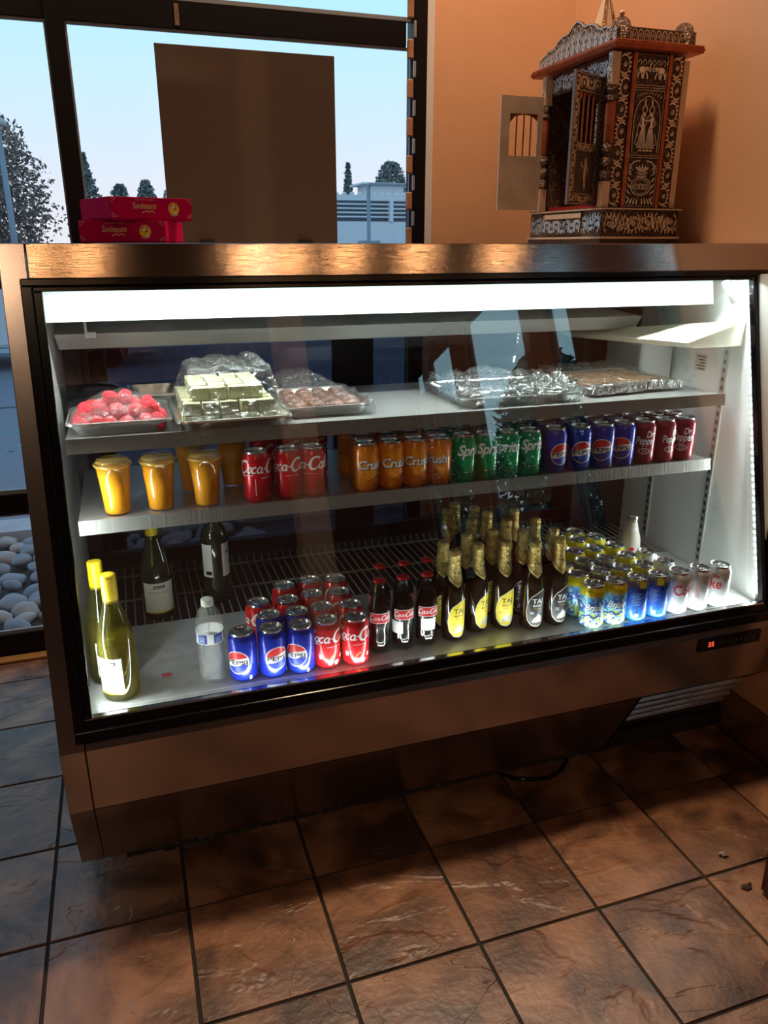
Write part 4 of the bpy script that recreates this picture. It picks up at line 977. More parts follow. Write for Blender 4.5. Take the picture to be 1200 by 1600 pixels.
# small milk drink bottle
P = thing('milk_drink_bottle', (1.400,1.838,DZ), 'small bottle with silver cap and pale label standing behind the silver cans', 'bottle', rz=math.radians(-40))
MB().lathe([(0,0),(.026,0),(.029,.004),(.029,.105),(.027,.125),(.018,.155),(.0145,.172),(.0145,.182)], 30).build('bottle_body', pm('milky_plastic', (.55,.50,.44), .4), P, shift=False)
MB().lathe([(.0155,.176),(.0160,.178),(.0160,.192),(.0150,.194),(0,.194)], 24).build('silver_cap', ALU, P, shift=False)
p = Print(.022, lambda z: .0292-(max(0,z-.105))*.20); p.put(rect2d(-.022,.022,.06,.160,12), lit('label_pale', (.62,.60,.58)), 0, 0, 0); p.put(text2d('BADAM', .009, bold=.01, width=.026), INKR, .128, 0, 1); p.put(disc2d(.006,10), INKR, .095, .005, 1); p.build('label', P)

# juice cups
JUICE = pm('mango_drink', (.95,.40,.010), .35)
CUPP = thin('clear_cup', (.97,.97,.97), f0=.05, rough=.05, gadd=.01)
def cup():
    P = thing('juice_cup', (0,0,0), '', 'cup')
    MB().lathe([(0,.004),(.0262,.004),(.0275,.010),(.0300,.045),(.0304,.050),(.0302,.052),(.0362,.108),(0,.108)], 40).build('mango_drink', JUICE, P)
    MB().lathe([(0,.0015),(.026,.0),(.0278,.003),(.0290,.014),(.0286,.018),(.0316,.050),(.0320,.052),(.0350,.085),(.0358,.088),(.0378,.112),(.0398,.1135),(.0398,.1155),(.0378,.1165)], 44).build('plastic_cup', CUPP, P)
    MB().lathe([(.0400,.112),(.0412,.115),(.0412,.118),(.0385,.119),(.0368,.117),(.0362,.122),(.0330,.127),(.0,.128)], 44).build('lid', thin('clear_lid', (.95,.93,.85), f0=.06, rough=.08, diff=.40, dcol=(.80,.50,.08), gadd=.03) if 'clear_lid' not in bpy.data.materials else bpy.data.materials['clear_lid'], P)
    return P
c0 = cup()
for i, (x, y) in enumerate(((-.050,1.762),(.046,1.764),(.150,1.762),(.130,1.885),(.232,1.905))):
    o = c0 if i == 0 else copy_tree(c0); o.location = (x,y,SZ)
    o['label'] = ['orange juice cup with flat lid, leftmost on the lower shelf','orange juice cup with flat lid, second from the left on the lower shelf','orange juice cup with flat lid, third from the left, in front','orange juice cup in the back, just left behind the third cup','orange juice cup in the back, behind the left cola can'][i]
    o['group'] = 'mango drink cups'

# ---------------------------------------------------------------- sweets trays and film
TRAY = pm('tray_aluminium', (.72,.71,.68), .30, 1., bump=.15, bscale=60)
FILM = thin('cling_film', (.97,.98,.98), f0=.06, rough=.07, bump=1.0, bscale=26, bstretch=(1,1.8,1), diff=.02, dcol=(.85,.85,.83), gadd=.05)
def rrect(x0, x1, y0, y1, r, n=5):
    pts = []
    for cx, cy, a0 in ((x1-r,y0+r,-90),(x1-r,y1-r,0),(x0+r,y1-r,90),(x0+r,y0+r,180)):
        for k in range(n+1): a = math.radians(a0+90*k/n); pts.append((cx+r*math.cos(a), cy+r*math.sin(a)))
    return pts
def tray(name, x0, x1, y0, y1, z, h, label, cat='tray', group=None, rot=0., mat=None):
    cx, cy = (x0+x1)/2, (y0+y1)/2; hx, hy = (x1-x0)/2, (y1-y0)/2
    P = thing(name, (cx,cy,z), label, cat, group, rz=math.radians(rot)); mb = MB(); L_ = []
    for ins, zz in ((.016,0),(.003,h-.002),(-.001,h),(-.004,h-.001),(-.005,h-.005),(-.002,h-.004),(.005,h-.006),(.018,.002)):
        L_.append([(a,b,zz) for a,b in rrect(-hx+ins,hx-ins,-hy+ins,hy-ins,.022)])
    n = len(L_[0]); vs = [p for l in L_ for p in l]
    fs = [(i*n+k, i*n+(k+1)%n, (i+1)*n+(k+1)%n, (i+1)*n+k) for i in range(7) for k in range(n)] + [tuple(range(n-1,-1,-1)), tuple(range(7*n,8*n))]
    mb.add(vs, fs, 0, False); mb.build('tray_body', mat or TRAY, P, shift=False); return P
def film(P, hx, hy, hf, name='plastic_wrap', over=.012, amp=.006, drop=.012, nx=70, ny=44, mat=None, seed=0, zr=.028):
    vs = []
    for j in range(ny+1):
        for i in range(nx+1):
            x = (-1+2*i/nx)*(hx+over); y = (-1+2*j/ny)*(hy+over)
            e = max(abs(x)-hx, abs(y)-hy, 0)/over
            wob = 1 + .12*noise.noise(Vector((x*25+seed, y*25, 3)))
            z = max(zr, hf(x, y)) + amp*(noise.noise(Vector((x*34+seed,y*30,seed)))+.5*abs(noise.noise(Vector((x*90,y*70+seed,1))))) - e*drop
            ins = 1 - .10*e
            vs.append((x*wob*ins if e else x, y*wob*ins if e else y, z))
    fs = [(j*(nx+1)+i, j*(nx+1)+i+1, (j+1)*(nx+1)+i+1, (j+1)*(nx+1)+i) for j in range(ny) for i in range(nx)]
    return MB().add(vs, fs, 0, True).build(name, mat or FILM, P, shift=False)
S1 = 1.0865
def blob(name, seed, r, sq, mat, amp=.12):
    bm = bmesh.new(); bmesh.ops.create_icosphere(bm, subdivisions=3, radius=r)
    for v in bm.verts: v.co *= 1 + amp*noise.noise(v.co*(1.6/r) + Vector((seed,0,0))); v.co.z *= sq
    for f in bm.faces: f.smooth = True
    me = bpy.data.meshes.new(name); bm.to_mesh(me); bm.free(); me.materials.append(mat); return me
# pink balls
PT = tray('sweets_tray', -.130, .082, 1.728, 1.925, S1, .030, 'small aluminium tray of pink coconut sweets under plastic wrap, left end of upper shelf')
PINK = pm('pink_coconut', (.72,.010,.028), .7, col2=(.80,.055,.075), scale=70, bump=.6, bscale=220)
pmesh = [blob('sweet', k, .0185, .88, PINK) for k in range(4)]
rnd = random.Random(2)
for lay, (nx_, ny_) in enumerate(((6,4),(5,3),(2,1))):
    for j in range(ny_):
        for i in range(nx_):
            x = -.024 + (i-(nx_-1)/2)*.033 + rnd.uniform(-.005,.005); y = 1.812 + (j-(ny_-1)/2)*.036 + rnd.uniform(-.004,.004)
            o = bpy.data.objects.new('pink_sweet', rnd.choice(pmesh)); COL.objects.link(o); o.location = (x, y, S1+.019+lay*.0235); o.rotation_euler = (rnd.random()*3,rnd.random()*3,rnd.random()*3); o.scale = (1.12,1,.95)
            tag(o, 'pink coconut sweet, %s layer, %s row back, %s from the left' % (['bottom','middle','top'][lay], ORD[j], ORD[i]), 'sweet', 'pink coconut sweets')
film(PT, .104, .097, lambda x, y: .030 + .050*max(0, 1-(x/.098)**2)*max(0, 1-(y/.095)**2)**.6, seed=4)
# dark lid lying behind the pink tray
P = thing('black_tray_lid', (-.070,2.03,S1), 'black plastic lid leaning behind the tray of pink sweets', 'lid')
MB().lathe([(.085,0),(.082,.010),(.070,.040),(.045,.062),(0,.068),(0,.066),(.043,.060),(.067,.038),(.079,.010),(.082,0)], 36).build('lid_dome', BLACK, P, shift=False)
P2 = tray('empty_tray', .00, .12, 1.96, 2.12, S1, .045, 'aluminium tray corner showing behind the pink sweets')
# cream cubes
CT = tray('sweets_tray', .096, .345, 1.700, 1.985, S1, .026, 'aluminium tray piled with cream square sweets under crumpled plastic wrap')
CUBE = pm('milk_fudge', (.68,.66,.42), .7, col2=(.58,.57,.34), scale=60, bump=.5, bscale=150)
cm = []
for k in range(3):
    bm = bmesh.new(); bmesh.ops.create_cube(bm, size=1); bmesh.ops.subdivide_edges(bm, edges=bm.edges, cuts=3, use_grid_fill=True)
    for v in bm.verts:
        v.co.x *= .0365; v.co.y *= .0370; v.co.z *= .0260; v.co += Vector((noise.noise(v.co*90+Vector((k,0,0))), noise.noise(v.co*90+Vector((0,k,5))), noise.noise(v.co*90+Vector((3,0,k)))))*.0016
    me = bpy.data.meshes.new('cube'); bm.to_mesh(me); bm.free(); me.materials.append(CUBE); cm.append(me)
for lay, (nx_, ny_) in enumerate(((5,6),(5,6),(4,5))):
    for j in range(ny_):
        for i in range(nx_):
            if lay < 2 and 0 < i < nx_-1 and j > 0: continue
            x = .212 + (i-(nx_-1)/2)*.0412 + rnd.uniform(-.003,.003); y = 1.842 + (j-(ny_-1)/2)*.0408 + (.006 if lay > 1 else 0)
            o = bpy.data.objects.new('cream_sweet', rnd.choice(cm)); COL.objects.link(o); o.location = (x, y, S1+.0175+lay*.0282); o.rotation_euler = (0,0,rnd.uniform(-.10,.10))
            tag(o, 'cream square sweet, %s layer, %s row back, %s from the left' % (['bottom','middle','top'][lay], ORD[j], ORD[i]), 'sweet', 'cream square sweets')
def hc(x, y):
    q = max(abs(x)/.12, abs(y-.006)/.138); 
    return .024 + .108*max(0, min(1, (1.02-q)/.28))*(1-.12*abs(x)/.12) + (.010 if x > .05 and q < .9 else 0)
film(CT, .120, .138, hc, seed=9, over=.030, amp=.010, drop=.040, zr=.024)
# brown sweets
BT = tray('sweets_tray', .352, .560, 1.765, 2.03, S1, .028, 'aluminium tray of dark brown fried sweets under plastic wrap, third from left')
BRN = pm('fried_brown', (.12,.035,.015), .35, col2=(.20,.065,.025), scale=50)
bme = [blob('ball', k+7, .021, .75, BRN, .08) for k in range(3)]
for j in range(4):
    for i in range(4):
        o = bpy.data.objects.new('brown_sweet', rnd.choice(bme)); COL.objects.link(o); o.location = (.388+i*.045+rnd.uniform(-.003,.003), 1.815+j*.055, S1+.0185)
        tag(o, 'dark brown round sweet, %s row back, %s from the left' % (ORD[j], ORD[i]), 'sweet', 'dark brown sweets')
film(BT, .103, .132, lambda x, y: .034 + .045*max(0, 1-((x+.03)/.1)**2)*max(0, min(1,(y+.13)/.2)), seed=15, over=.020, amp=.009, drop=.030)
# foil trays on the right
FO = pm('crumpled_foil', (.66,.66,.66), .22, 1., bump=1., bscale=45)
def crumple(P, hx, hy, hf, amp, seed, mat=FO, name='foil_cover', drop=.026):
    nx, ny = 90, 50; vs = []
    for j in range(ny+1):
        for i in range(nx+1):
            x = (-1+2*i/nx)*hx; y = (-1+2*j/ny)*hy; e = max(abs(x)/hx, abs(y)/hy); e = max(0, (e-.93)/.07)
            z = hf(x,y) + amp*(abs(noise.noise(Vector((x*28+seed,y*28,0)))) + .6*abs(noise.noise(Vector((x*70,y*60+seed,2))))) - e*drop
            vs.append((x*(1+.03*noise.noise(Vector((y*30,seed,0)))), y*(1+.03*noise.noise(Vector((x*30,seed,5)))), z))
    return MB().add(vs, [(j*(nx+1)+i, j*(nx+1)+i+1, (j+1)*(nx+1)+i+1, (j+1)*(nx+1)+i) for j in range(ny) for i in range(nx)], 0, False).build(name, mat, P, shift=False)
T1 = tray('foil_tray', .790, 1.130, 1.745, 2.02, S1, .026, 'foil lined tray under loose crumpled film, middle of the upper shelf')
crumple(T1, .150, .118, lambda x, y: .022, .010, 3, FO, 'foil_lining', 0)
film(T1, .165, .130, lambda x, y: .040 + .030*math.exp(-((x+.02)/.09)**2-((y-.02)/.1)**2), seed=31, over=.030, amp=.018, drop=.036)
T2 = tray('foil_tray', 1.165, 1.475, 1.795, 2.06, S1, .026, 'flat foil wrapped tray of brown sweets, right end of the upper shelf', rot=6)
MB().box(-.135,.135,-.108,.108,.004,.026).build('brown_slab', pm('brown_fudge', (.16,.07,.03), .5, col2=(.24,.12,.05), scale=30), T2, shift=False)
film(T2, .150, .125, lambda x, y: .029 + .022*max(0, y/.12), seed=41, over=.014, amp=.006, drop=.026)
b_ = MB()
crumple(T2, .158, .018, lambda x, y: .027, .006, 8, FO, 'foil_edge', .022).location = (0,-.124,0)
crumple(T2, .05, .060, lambda x, y: .022, .024, 12, FO, 'foil_edge', .020).location = (-.160,.02,0)
# pink crumb on the deck
c_ = blob('pink_crumb', 3, .006, .35, PINK, .5); o = bpy.data.objects.new('pink_crumb', c_); COL.objects.link(o); o.location = (.017,1.675,.5085); o.scale = (2.0,1,1); tag(o, 'flattened pink crumb stuck on the steel deck between the wine and the water', 'crumb')

# everything on the deck stands just behind the bottom light strip
for o in [o for o in COL.objects if o.parent is None and o.get('category') in ('can','bottle','crumb') and o.location.z < .6]:
    o.location.x *= 1.0085; o.location.y += .0145

# ---------------------------------------------------------------- sweet boxes on the case top
TZ = 1.478
MAG = pm('magenta_card', (.46,.004,.085), .8, spec=.02); MAGD = pm('magenta_lid_side', (.34,.004,.07), .9, spec=.0)
GOLDI = lit('ink_pale_gold', (.62,.45,.22)); 
def sweet_box(x, y, z, rz, label, flip):
    P = thing('sweet_box', (x,y,z), label, 'box', rz=math.radians(rz)); a = .098
    MB().box(-a+.002,a-.002,-a+.002,a-.002,0,.040).build('box_base', MAGD, P, shift=False, bevel=.001)
    MB().box(-a,a,-a,a,.004,.049).build('box_lid', MAG, P, shift=False, bevel=.0012)
    mb = MB(); mats = [GOLDI, INKGR, INKY, INKG, INKR, INKW]
    def flat(vf, mi, u, h, d):
        mb.add([(p+u, -a-.0004-.0002*d, q+h) for p,q in vf[0]], vf[1], mi)
    flat(text2d('Sundeepam', .019, shear=.25, bold=.010, width=.056, step=0), 0, -.018, .025, 0)
    flat(stroke([(-.012,0),(-.004,.004),(.004,.002),(.012,.005),(.016,0)], .0022), 0, -.012, .016, 0)
    flat(text2d('AUTHENTIC SWEETS', .0035, width=.046, step=0), 0, -.016, .0425, 0)
    cx, cy = .052, .0265; r = random.Random(6)
    flat(disc2d(.0135, 20), 3, cx, cy, 0)
    for k in range(26):
        t = r.uniform(0,6.28); q = .0115*math.sqrt(r.random()); flat(disc2d(.0026, 8), r.choice([2,3,4,5,2]), cx+q*math.cos(t), cy+q*math.sin(t), 1+k*.05)
    flat(stroke([(-.010,0),(0,-.003),(.010,0)], .002), 0, cx, cy-.0125, 1)
    for sx in (-1,1):
        for sz in (-1,1):
            X, Z = sx*(a-.004), .0265+sz*.019
            flat(stroke([(0,-sz*.009),(0,0),(-sx*.010,0)], .0008), 0, X, Z, 0); flat(stroke([(-sx*.002,-sz*.007),(-sx*.004,-sz*.004),(-sx*.008,-sz*.002)], .0008), 0, X, Z, 0)
    mb.build('printed_front', mats, P, shift=False)
    return P
sweet_box(.052, 2.07, TZ, -16, 'magenta sweet box with gold print, lower one of the two stacked on the case', 1)
sweet_box(.062, 2.06, TZ+.0495, 20, 'magenta sweet box with gold print, upper one of the two, turned the other way', 0)

# dark glossy panel standing at the back edge of the case top
PNL = pm('dark_brown_acrylic', (.13,.095,.078), .05, spec=1., coat=1.)
P = thing('dark_panel', (.418, 2.49, TZ), 'tall dark brown glossy panel standing upright on the case before the window', 'panel')
MB().box(.164,.674,2.488,2.494,TZ,1.997).build('panel_sheet', PNL, P, bevel=.001)
MB().box(.25,.29,2.47,2.51,TZ,TZ+.012).box(.55,.59,2.47,2.51,TZ,TZ+.012).build('foot', BLACKM, P)

# ---------------------------------------------------------------- carved metal clad shrine
SIL = pm('embossed_silver', (.74,.71,.70), .34, .8, bump=.25, bscale=300)
OXD = pm('oxidised_metal', (.10,.062,.048), .36, .85, bump=1., bscale=230, col2=(.26,.19,.155), scale=210, lo=.5, hi=.62)
COP = pm('copper_strip', (.42,.11,.045), .38, .6, col2=(.30,.07,.03), scale=40, bump=.2, bscale=200)
TAN = pm('tan_board', (.66,.47,.33), .6); BRASS = pm('plain_brass_back', (.66,.50,.37), .34, .35, col2=(.52,.38,.27), scale=14)
BRZ = pm('embossed_bronze', (.72,.60,.50), .36, .8, bump=.2, bscale=300)
sx0, sx1, sy0, sy1 = 1.395, 1.612, 2.113, 2.500
sh = thing('shrine', (1.51, 2.31, TZ), 'ornate silver and copper shrine with open doors standing on the case', 'shrine')
zb, zt = 1.580, 1.985
bs = MB().box(1.372,1.650,2.100,2.54,TZ,1.492).box(1.376,1.646,2.106,2.535,1.498,1.574).box(1.370,1.650,2.100,2.54,1.574,1.580)
base = bs.build('plinth', OXD, sh, bevel=.001)
MB().box(1.369,1.652,2.098,2.54,1.492,1.498).box(1.369,1.652,2.098,2.54,1.5735,1.577).build('plinth_moulding', TAN, base)
w = .012
body = MB().box(sx0,sx1,sy0,sy0+w,zb,zt).box(sx0,sx1,sy1-w,sy1,zb,zt).box(sx1-w,sx1,sy0+w,sy1-w,zb,zt).box(sx0,sx1-w,sy0+w,sy1-w,zt-.010,zt)
body.box(sx0,sx0+w,sy0+w,sy1-w,1.925,zt-.010)
bd = body.build('body', OXD, sh)
MB().box(sx1,sx1+.022,sy0+.004,sy1,zb,zt-.01).build('back_board', TAN, sh)
MB().box(sx0+.02,sx1-w,sy0+w,sy1-w,zb,zb+.012).build('red_cloth', pm('red_cloth', (.42,.006,.008), .8), sh)
# ---- relief drawn with raised ribbons
def relief(parts, place_, mat, name, parent, thick=.0012):
    mb = MB()
    for vs, fs in parts:
        top = [place_(u, h, thick) for u, h in vs]; mb.add(top, fs)
        bot = [place_(u, h, 0) for u, h in vs]; n = len(vs)//2
        sk = []
        for i in range(n-1): sk += [(2*i,2*i+2,len(vs)+2*i+2,len(vs)+2*i), (2*i+1,2*i+3,len(vs)+2*i+3,len(vs)+2*i+1)]
        mb.add(top+bot, sk)
    return mb.build(name, mat, parent)
side = lambda u, h, t: (sx0+u, sy0-.0003-t, zb+h)
def vine(u0, u1, h0, h1, step, horiz=False):
    """scrolling stem with rosettes and leaves filling the strip"""
    out = []; L = (h1-h0) if not horiz else (u1-u0); c = (u0+u1)/2 if not horiz else (h0+h1)/2; A = ((u1-u0) if not horiz else (h1-h0))/2*.62; n = max(2, int(L/step)); st = L/n
    T = (lambda a, b: (c+b, h0+a)) if not horiz else (lambda a, b: (u0+a, c+b))
    N = n*8; out.append(stroke([T(L*i/N, A*math.sin(PI*i/8)) for i in range(N+1)], .0022, 0, 1))
    for k in range(n):
        m = (k+.5)*st; sg = 1 if k % 2 == 0 else -1
        out.append(stroke([T(m+A*.62*math.cos(t)*(1-.05*i), -sg*A*.25+A*.62*math.sin(t)*(1-.05*i)) for i, t in enumerate([i*PI/5 for i in range(11)])], lambda s: .0014+.0010*s, 0, 1))
        for q in range(5):
            t = q*2*PI/5+.3; out.append(stroke([T(m+A*.06*math.cos(t), -sg*A*.25+A*.06*math.sin(t)), T(m+A*.42*math.cos(t), -sg*A*.25+A*.42*math.sin(t))], lambda s: .0008+.0046*math.sin(PI*min(1,s+.1)), 0, 3))
        for q in (-1, 1):
            out.append(stroke([T(m+q*st*.30, sg*A*.9), T(m+q*st*.42, -sg*A*.5), T(m+q*st*.30, -sg*A*1.35)], lambda s: .0008+.0042*math.sin(PI*s), 0, 3))
            out.append(stroke([T(m+q*st*.12, sg*A*1.0), T(m+q*st*.06, sg*A*1.5)], lambda s: .0008+.0042*math.sin(PI*min(1,s+.1)), 0, 3))
            out.append(stroke([T(m+q*st*.34, sg*A*1.45), T(m+q*st*.24, sg*A*.75)], lambda s: .0006+.0036*math.sin(PI*min(1,s+.1)), 0, 3))
            out.append(stroke([T(m+q*st*.47, sg*A*.2*q), T(m+q*st*.50, sg*A*1.2)], lambda s: .0006+.0034*math.sin(PI*min(1,s+.1)), 0, 3))
    return out
H = zt-zb
strips = MB()
for u in (.044,.163): strips.box(sx0+u, sx0+u+.011, sy0-.004, sy0, zb, zt)
strips.build('copper_strip', COP, bd)
relief(vine(.003,.041,.004,H-.004,.050), side, BRZ, 'vine_border', bd)
relief(vine(.177,.214,.004,H-.004,.050), side, BRZ, 'vine_border', bd)
for u0, u1 in ((.057,.160),):
    fr_ = [outline2d([(u0,.004),(u1,.004),(u1,H-.004),(u0,H-.004)], .0016)]
    for h in (.136,.142,.312,.318,.324): fr_.append(stroke([(u0,h),((u0+u1)/2,h),(u1,h)], .0011, 0, 1))
    relief(fr_, side, BRZ, 'panel_rule', bd, .0008)
# elephants facing each other
def elephant(cx, cy, s, d):
    P_ = lambda pts: [(cx+d*a*s, cy+b*s) for a, b in pts]; o = []
    th = lambda w0: (lambda t: w0*s)
    o.append(stroke(P_([(-.020,.012),(-.008,.016),(.006,.013)]), lambda t: s*(.012+.008*math.sin(PI*t)), 0, 4))
    o.append(stroke(P_([(.006,.018),(.015,.020),(.018,.013)]), lambda t: s*(.012-.003*t), 0, 4))
    o.append(stroke(P_([(.017,.018),(.024,.014),(.027,.020),(.024,.030),(.029,.034)]), lambda t: s*(.005-.003*t), 0, 4))
    o.append(stroke(P_([(.007,.020),(.003,.014),(.008,.009)]), .0022*s, 0, 4))
    for x, k in ((-.020,-.004),(-.012,.004),(.002,-.004),(.010,.004)): o.append(stroke(P_([(x,.008),(x+k,-.003),(x+k*1.3,-.012)]), .0048*s, 0, 3))
    o.append(stroke(P_([(-.024,.014),(-.029,.006),(-.028,-.002)]), .0014*s, 0, 3))
    o.append(stroke(P_([(.021,.012),(.027,.010),(.030,.013)]), .0012*s, 0, 3))
    return o
el = elephant(.083,.350,.80,1) + elephant(.134,.350,.80,-1)
for k in range(7): el.append(stroke([(.060+k*.016,.378),(.066+k*.016,.388),(.072+k*.016,.380),(.068+k*.016,.374)], .0014, 0, 3))
relief(el, side, SIL, 'elephant_relief', bd, .0016)
# a standing couple beneath an arch
fg = [stroke([(.066,.150),(.064,.235),(.075,.275),(.090,.288),(.108,.297),(.126,.288),(.142,.275),(.153,.235),(.151,.150)], .0016, 0, 4)]
for k in range(9): fg.append(stroke([(.068+k*.0098,.292+.010*math.sin(PI*k/8)),(.073+k*.0098,.300+.008*math.sin(PI*k/8))], .0014, 0, 2))
for cx, d in ((.098,1),(.122,-1)):
    fg.append(outline2d([(cx+.0075*math.cos(a), .262+.0095*math.sin(a)) for a in [i*PI/6 for i in range(12)]], .0020))
    fg.append(stroke([(cx,.272),(cx-.001,.282),(cx+.003*d,.288)], .0035, 0, 3))
    fg.append(stroke([(cx,.252),(cx-.003*d,.235),(cx-.001*d,.215)], lambda t: .010-.002*math.sin(PI*t), 0, 4))
    fg.append(stroke([(cx-.004*d,.246),(cx+.008*d,.232),(cx+.014*d,.244)], .0028, 0, 4))
    fg.append(stroke([(cx-.005*d,.247),(cx-.014*d,.226),(cx-.004*d,.214)], .0026, 0, 4))
    for k in range(-3, 4): fg.append(stroke([(cx+k*.0016,.214),(cx+k*.0034-.002*d,.188),(cx+k*.0046-.002*d,.160)], .0018, 0, 3))
    fg.append(stroke([(cx-.007,.250),(cx-.018,.215),(cx-.022,.185)], .0016, 0, 3)); fg.append(stroke([(cx-.016*d,.200),(cx-.025*d,.175),(cx-.014*d,.168)], .0016, 0, 3))
    fg.append(stroke([(cx-.010,.154),(cx-.004,.156),(cx+.000,.153)], .0034, 0, 3)); fg.append(stroke([(cx+.003,.154),(cx+.008,.156),(cx+.013,.153)], .0034, 0, 3))
relief(fg, side, SIL, 'figure_relief', bd, .0020)
# vase with scrolls
vg = []; c = .1085
for R, q in ((.034,.0020),(.027,.0012)): vg.append(outline2d([(c+R*math.cos(a), .058+R*.72*math.sin(a)) for a in [i*PI/12 for i in range(24)]], q))
for dx in (-.015,0,.015): vg.append(outline2d([(c+dx+.0075*math.cos(a), .058+.0075*math.sin(a)) for a in [i*PI/6 for i in range(12)]], .0014)); vg.append(stroke(arcpts(c+dx,.058,.004,.004,0,300,8), .0014, 0, 2))
for h, wd in ((.086,.018),(.091,.013),(.096,.020)): vg.append(stroke([(c-wd,h),(c,h-.0015),(c+wd,h)], .0020, 0, 3))
for k in range(-2,3): vg.append(stroke([(c+k*.004,.098),(c+k*.009,.108),(c+k*.011,.118-abs(k)*.004)], lambda t: .001+.004*math.sin(PI*t), 0, 4))
for s in (-1,1):
    for k in range(6): vg.append(stroke([(c+s*.034,.020+k*.017),(c+s*.042,.026+k*.017),(c+s*.046,.020+k*.017+.012)], lambda t: .0006+.003*math.sin(PI*t), 0, 4))
    vg.append(stroke([(c+s*.010,.128),(c+s*.030,.124),(c+s*.044,.108),(c+s*.038,.098)], .0026, 0, 4))
    for k in range(4): vg.append(stroke([(c+s*(.006+k*.009),.026-.0*k),(c+s*(.010+k*.011),.014),(c+s*(.008+k*.012),.008)], lambda t: .0008+.0035*math.sin(PI*t), 0, 4))
relief(vg, side, SIL, 'vase_relief', bd, .0016)
# plinth scrolls (near side and front)
pside = lambda u, h, t: (1.376+u, 2.1057-t, 1.498+h)
relief(vine(.004,.266,.006,.070,.062,True) + vine(.004,.266,.016,.060,.040,True), pside, BRZ, 'plinth_scroll', base)
pfront = lambda u, h, t: (1.3757-t, 2.106+u, 1.498+h)
relief(vine(.004,.422,.006,.070,.062,True) + vine(.004,.422,.016,.060,.034,True), pfront, SIL, 'plinth_scroll', base)
dr = MB().box(1.3705,1.376,2.21,2.43,1.505,1.568).build('drawer', OXD, sh)
MB().box(1.3690,1.3712,2.21,2.43,1.553,1.567).build('drawer_edge', TAN, dr)
relief(vine(.106,.322,.010,.052,.030,True), lambda u,h,t: (1.370-t, 2.106+u, 1.498+h), SIL, 'drawer_scroll', dr)
MB().tube([(1.366,2.30+.013*math.sin(a),1.548-.013+.013*math.cos(a)) for a in [2*PI*i/20 for i in range(20)]], .0014, 6, closed=True).tube([(1.360,2.30,1.550),(1.372,2.30,1.550)], .002, 6).build('ring_pull', BLACK, dr)
# front header and posts
relief(vine(.012,.375,.003,.052,.045,True) + vine(.012,.375,.010,.046,.026,True), lambda u,h,t: (sx0-.0006-t, sy0+u, 1.927+h), SIL, 'header_scroll', bd)
for y in (sy0-.004, sy1-.022):
    ps = MB().box(sx0-.022,sx0+.002,y,y+.024,1.900,1.982).build('corner_post', TAN, sh); MB().box(sx0-.022,sx0+.002,y,y+.024,zb,1.650).build('post_foot', TAN, sh)
    cx, cy = sx0-.010, y+.012
    MB().lathe([(.0135,1.752),(.0150,1.760),(.0150,1.850),(.0135,1.858)], 20, c=(cx,cy,0)).build('copper_shaft', COP, ps)
    rg = MB().lathe([(.010,1.858),(.016,1.862),(.016,1.872),(.011,1.878),(.015,1.886),(.015,1.896),(.012,1.900)], 20, c=(cx,cy,0)).build('ornate_ring', OXD, ps)
    rg = MB().lathe([(.012,1.650),(.016,1.656),(.016,1.676),(.011,1.684),(.016,1.692),(.016,1.712),(.011,1.720),(.016,1.728),(.016,1.746),(.013,1.752)], 20, c=(cx,cy,0))
    rg.build('ornate_ring', OXD, ps)
    relief(vine(.0,.022,.0,.080,.03), (lambda yy: (lambda u,h,t: (sx0-.0225-t, yy+.001+u, 1.901+h)))(y), SIL, 'post_scroll', ps)
# roof slab, cresting
rf = MB().hexa([(1.365,2.085,1.988),(1.652,2.085,1.988),(1.652,2.56,1.988),(1.365,2.56,1.988),(1.358,2.080,2.000),(1.655,2.080,2.000),(1.655,2.565,2.000),(1.358,2.565,2.000)])
rf = rf.box(1.362,1.652,2.084,2.56,2.000,2.008).build('roof_slab', COP, sh, bevel=.002)
cr_ = MB().box(1.385,1.640,2.112,2.120,2.008,2.045).box(1.632,1.640,2.12,2.54,2.008,2.045).build('cresting', OXD, sh)
ar = []
for k in range(13):
    u = .008+k*.0196; ar.append(stroke([(u-.007,.002),(u-.007,.022),(u,.031),(u+.007,.022),(u+.007,.002)], .0018, 0, 3)); ar.append(outline2d([(u+.0032*math.cos(a),.017+.0038*math.sin(a)) for a in [i*PI/3 for i in range(6)]], .0014)); ar.append(stroke([(u,.003),(u,.010)], .0016, 0, 2))
relief(ar, lambda u,h,t: (1.388+u, 2.1115-t, 2.009+h), BRZ, 'arch_row', cr_)
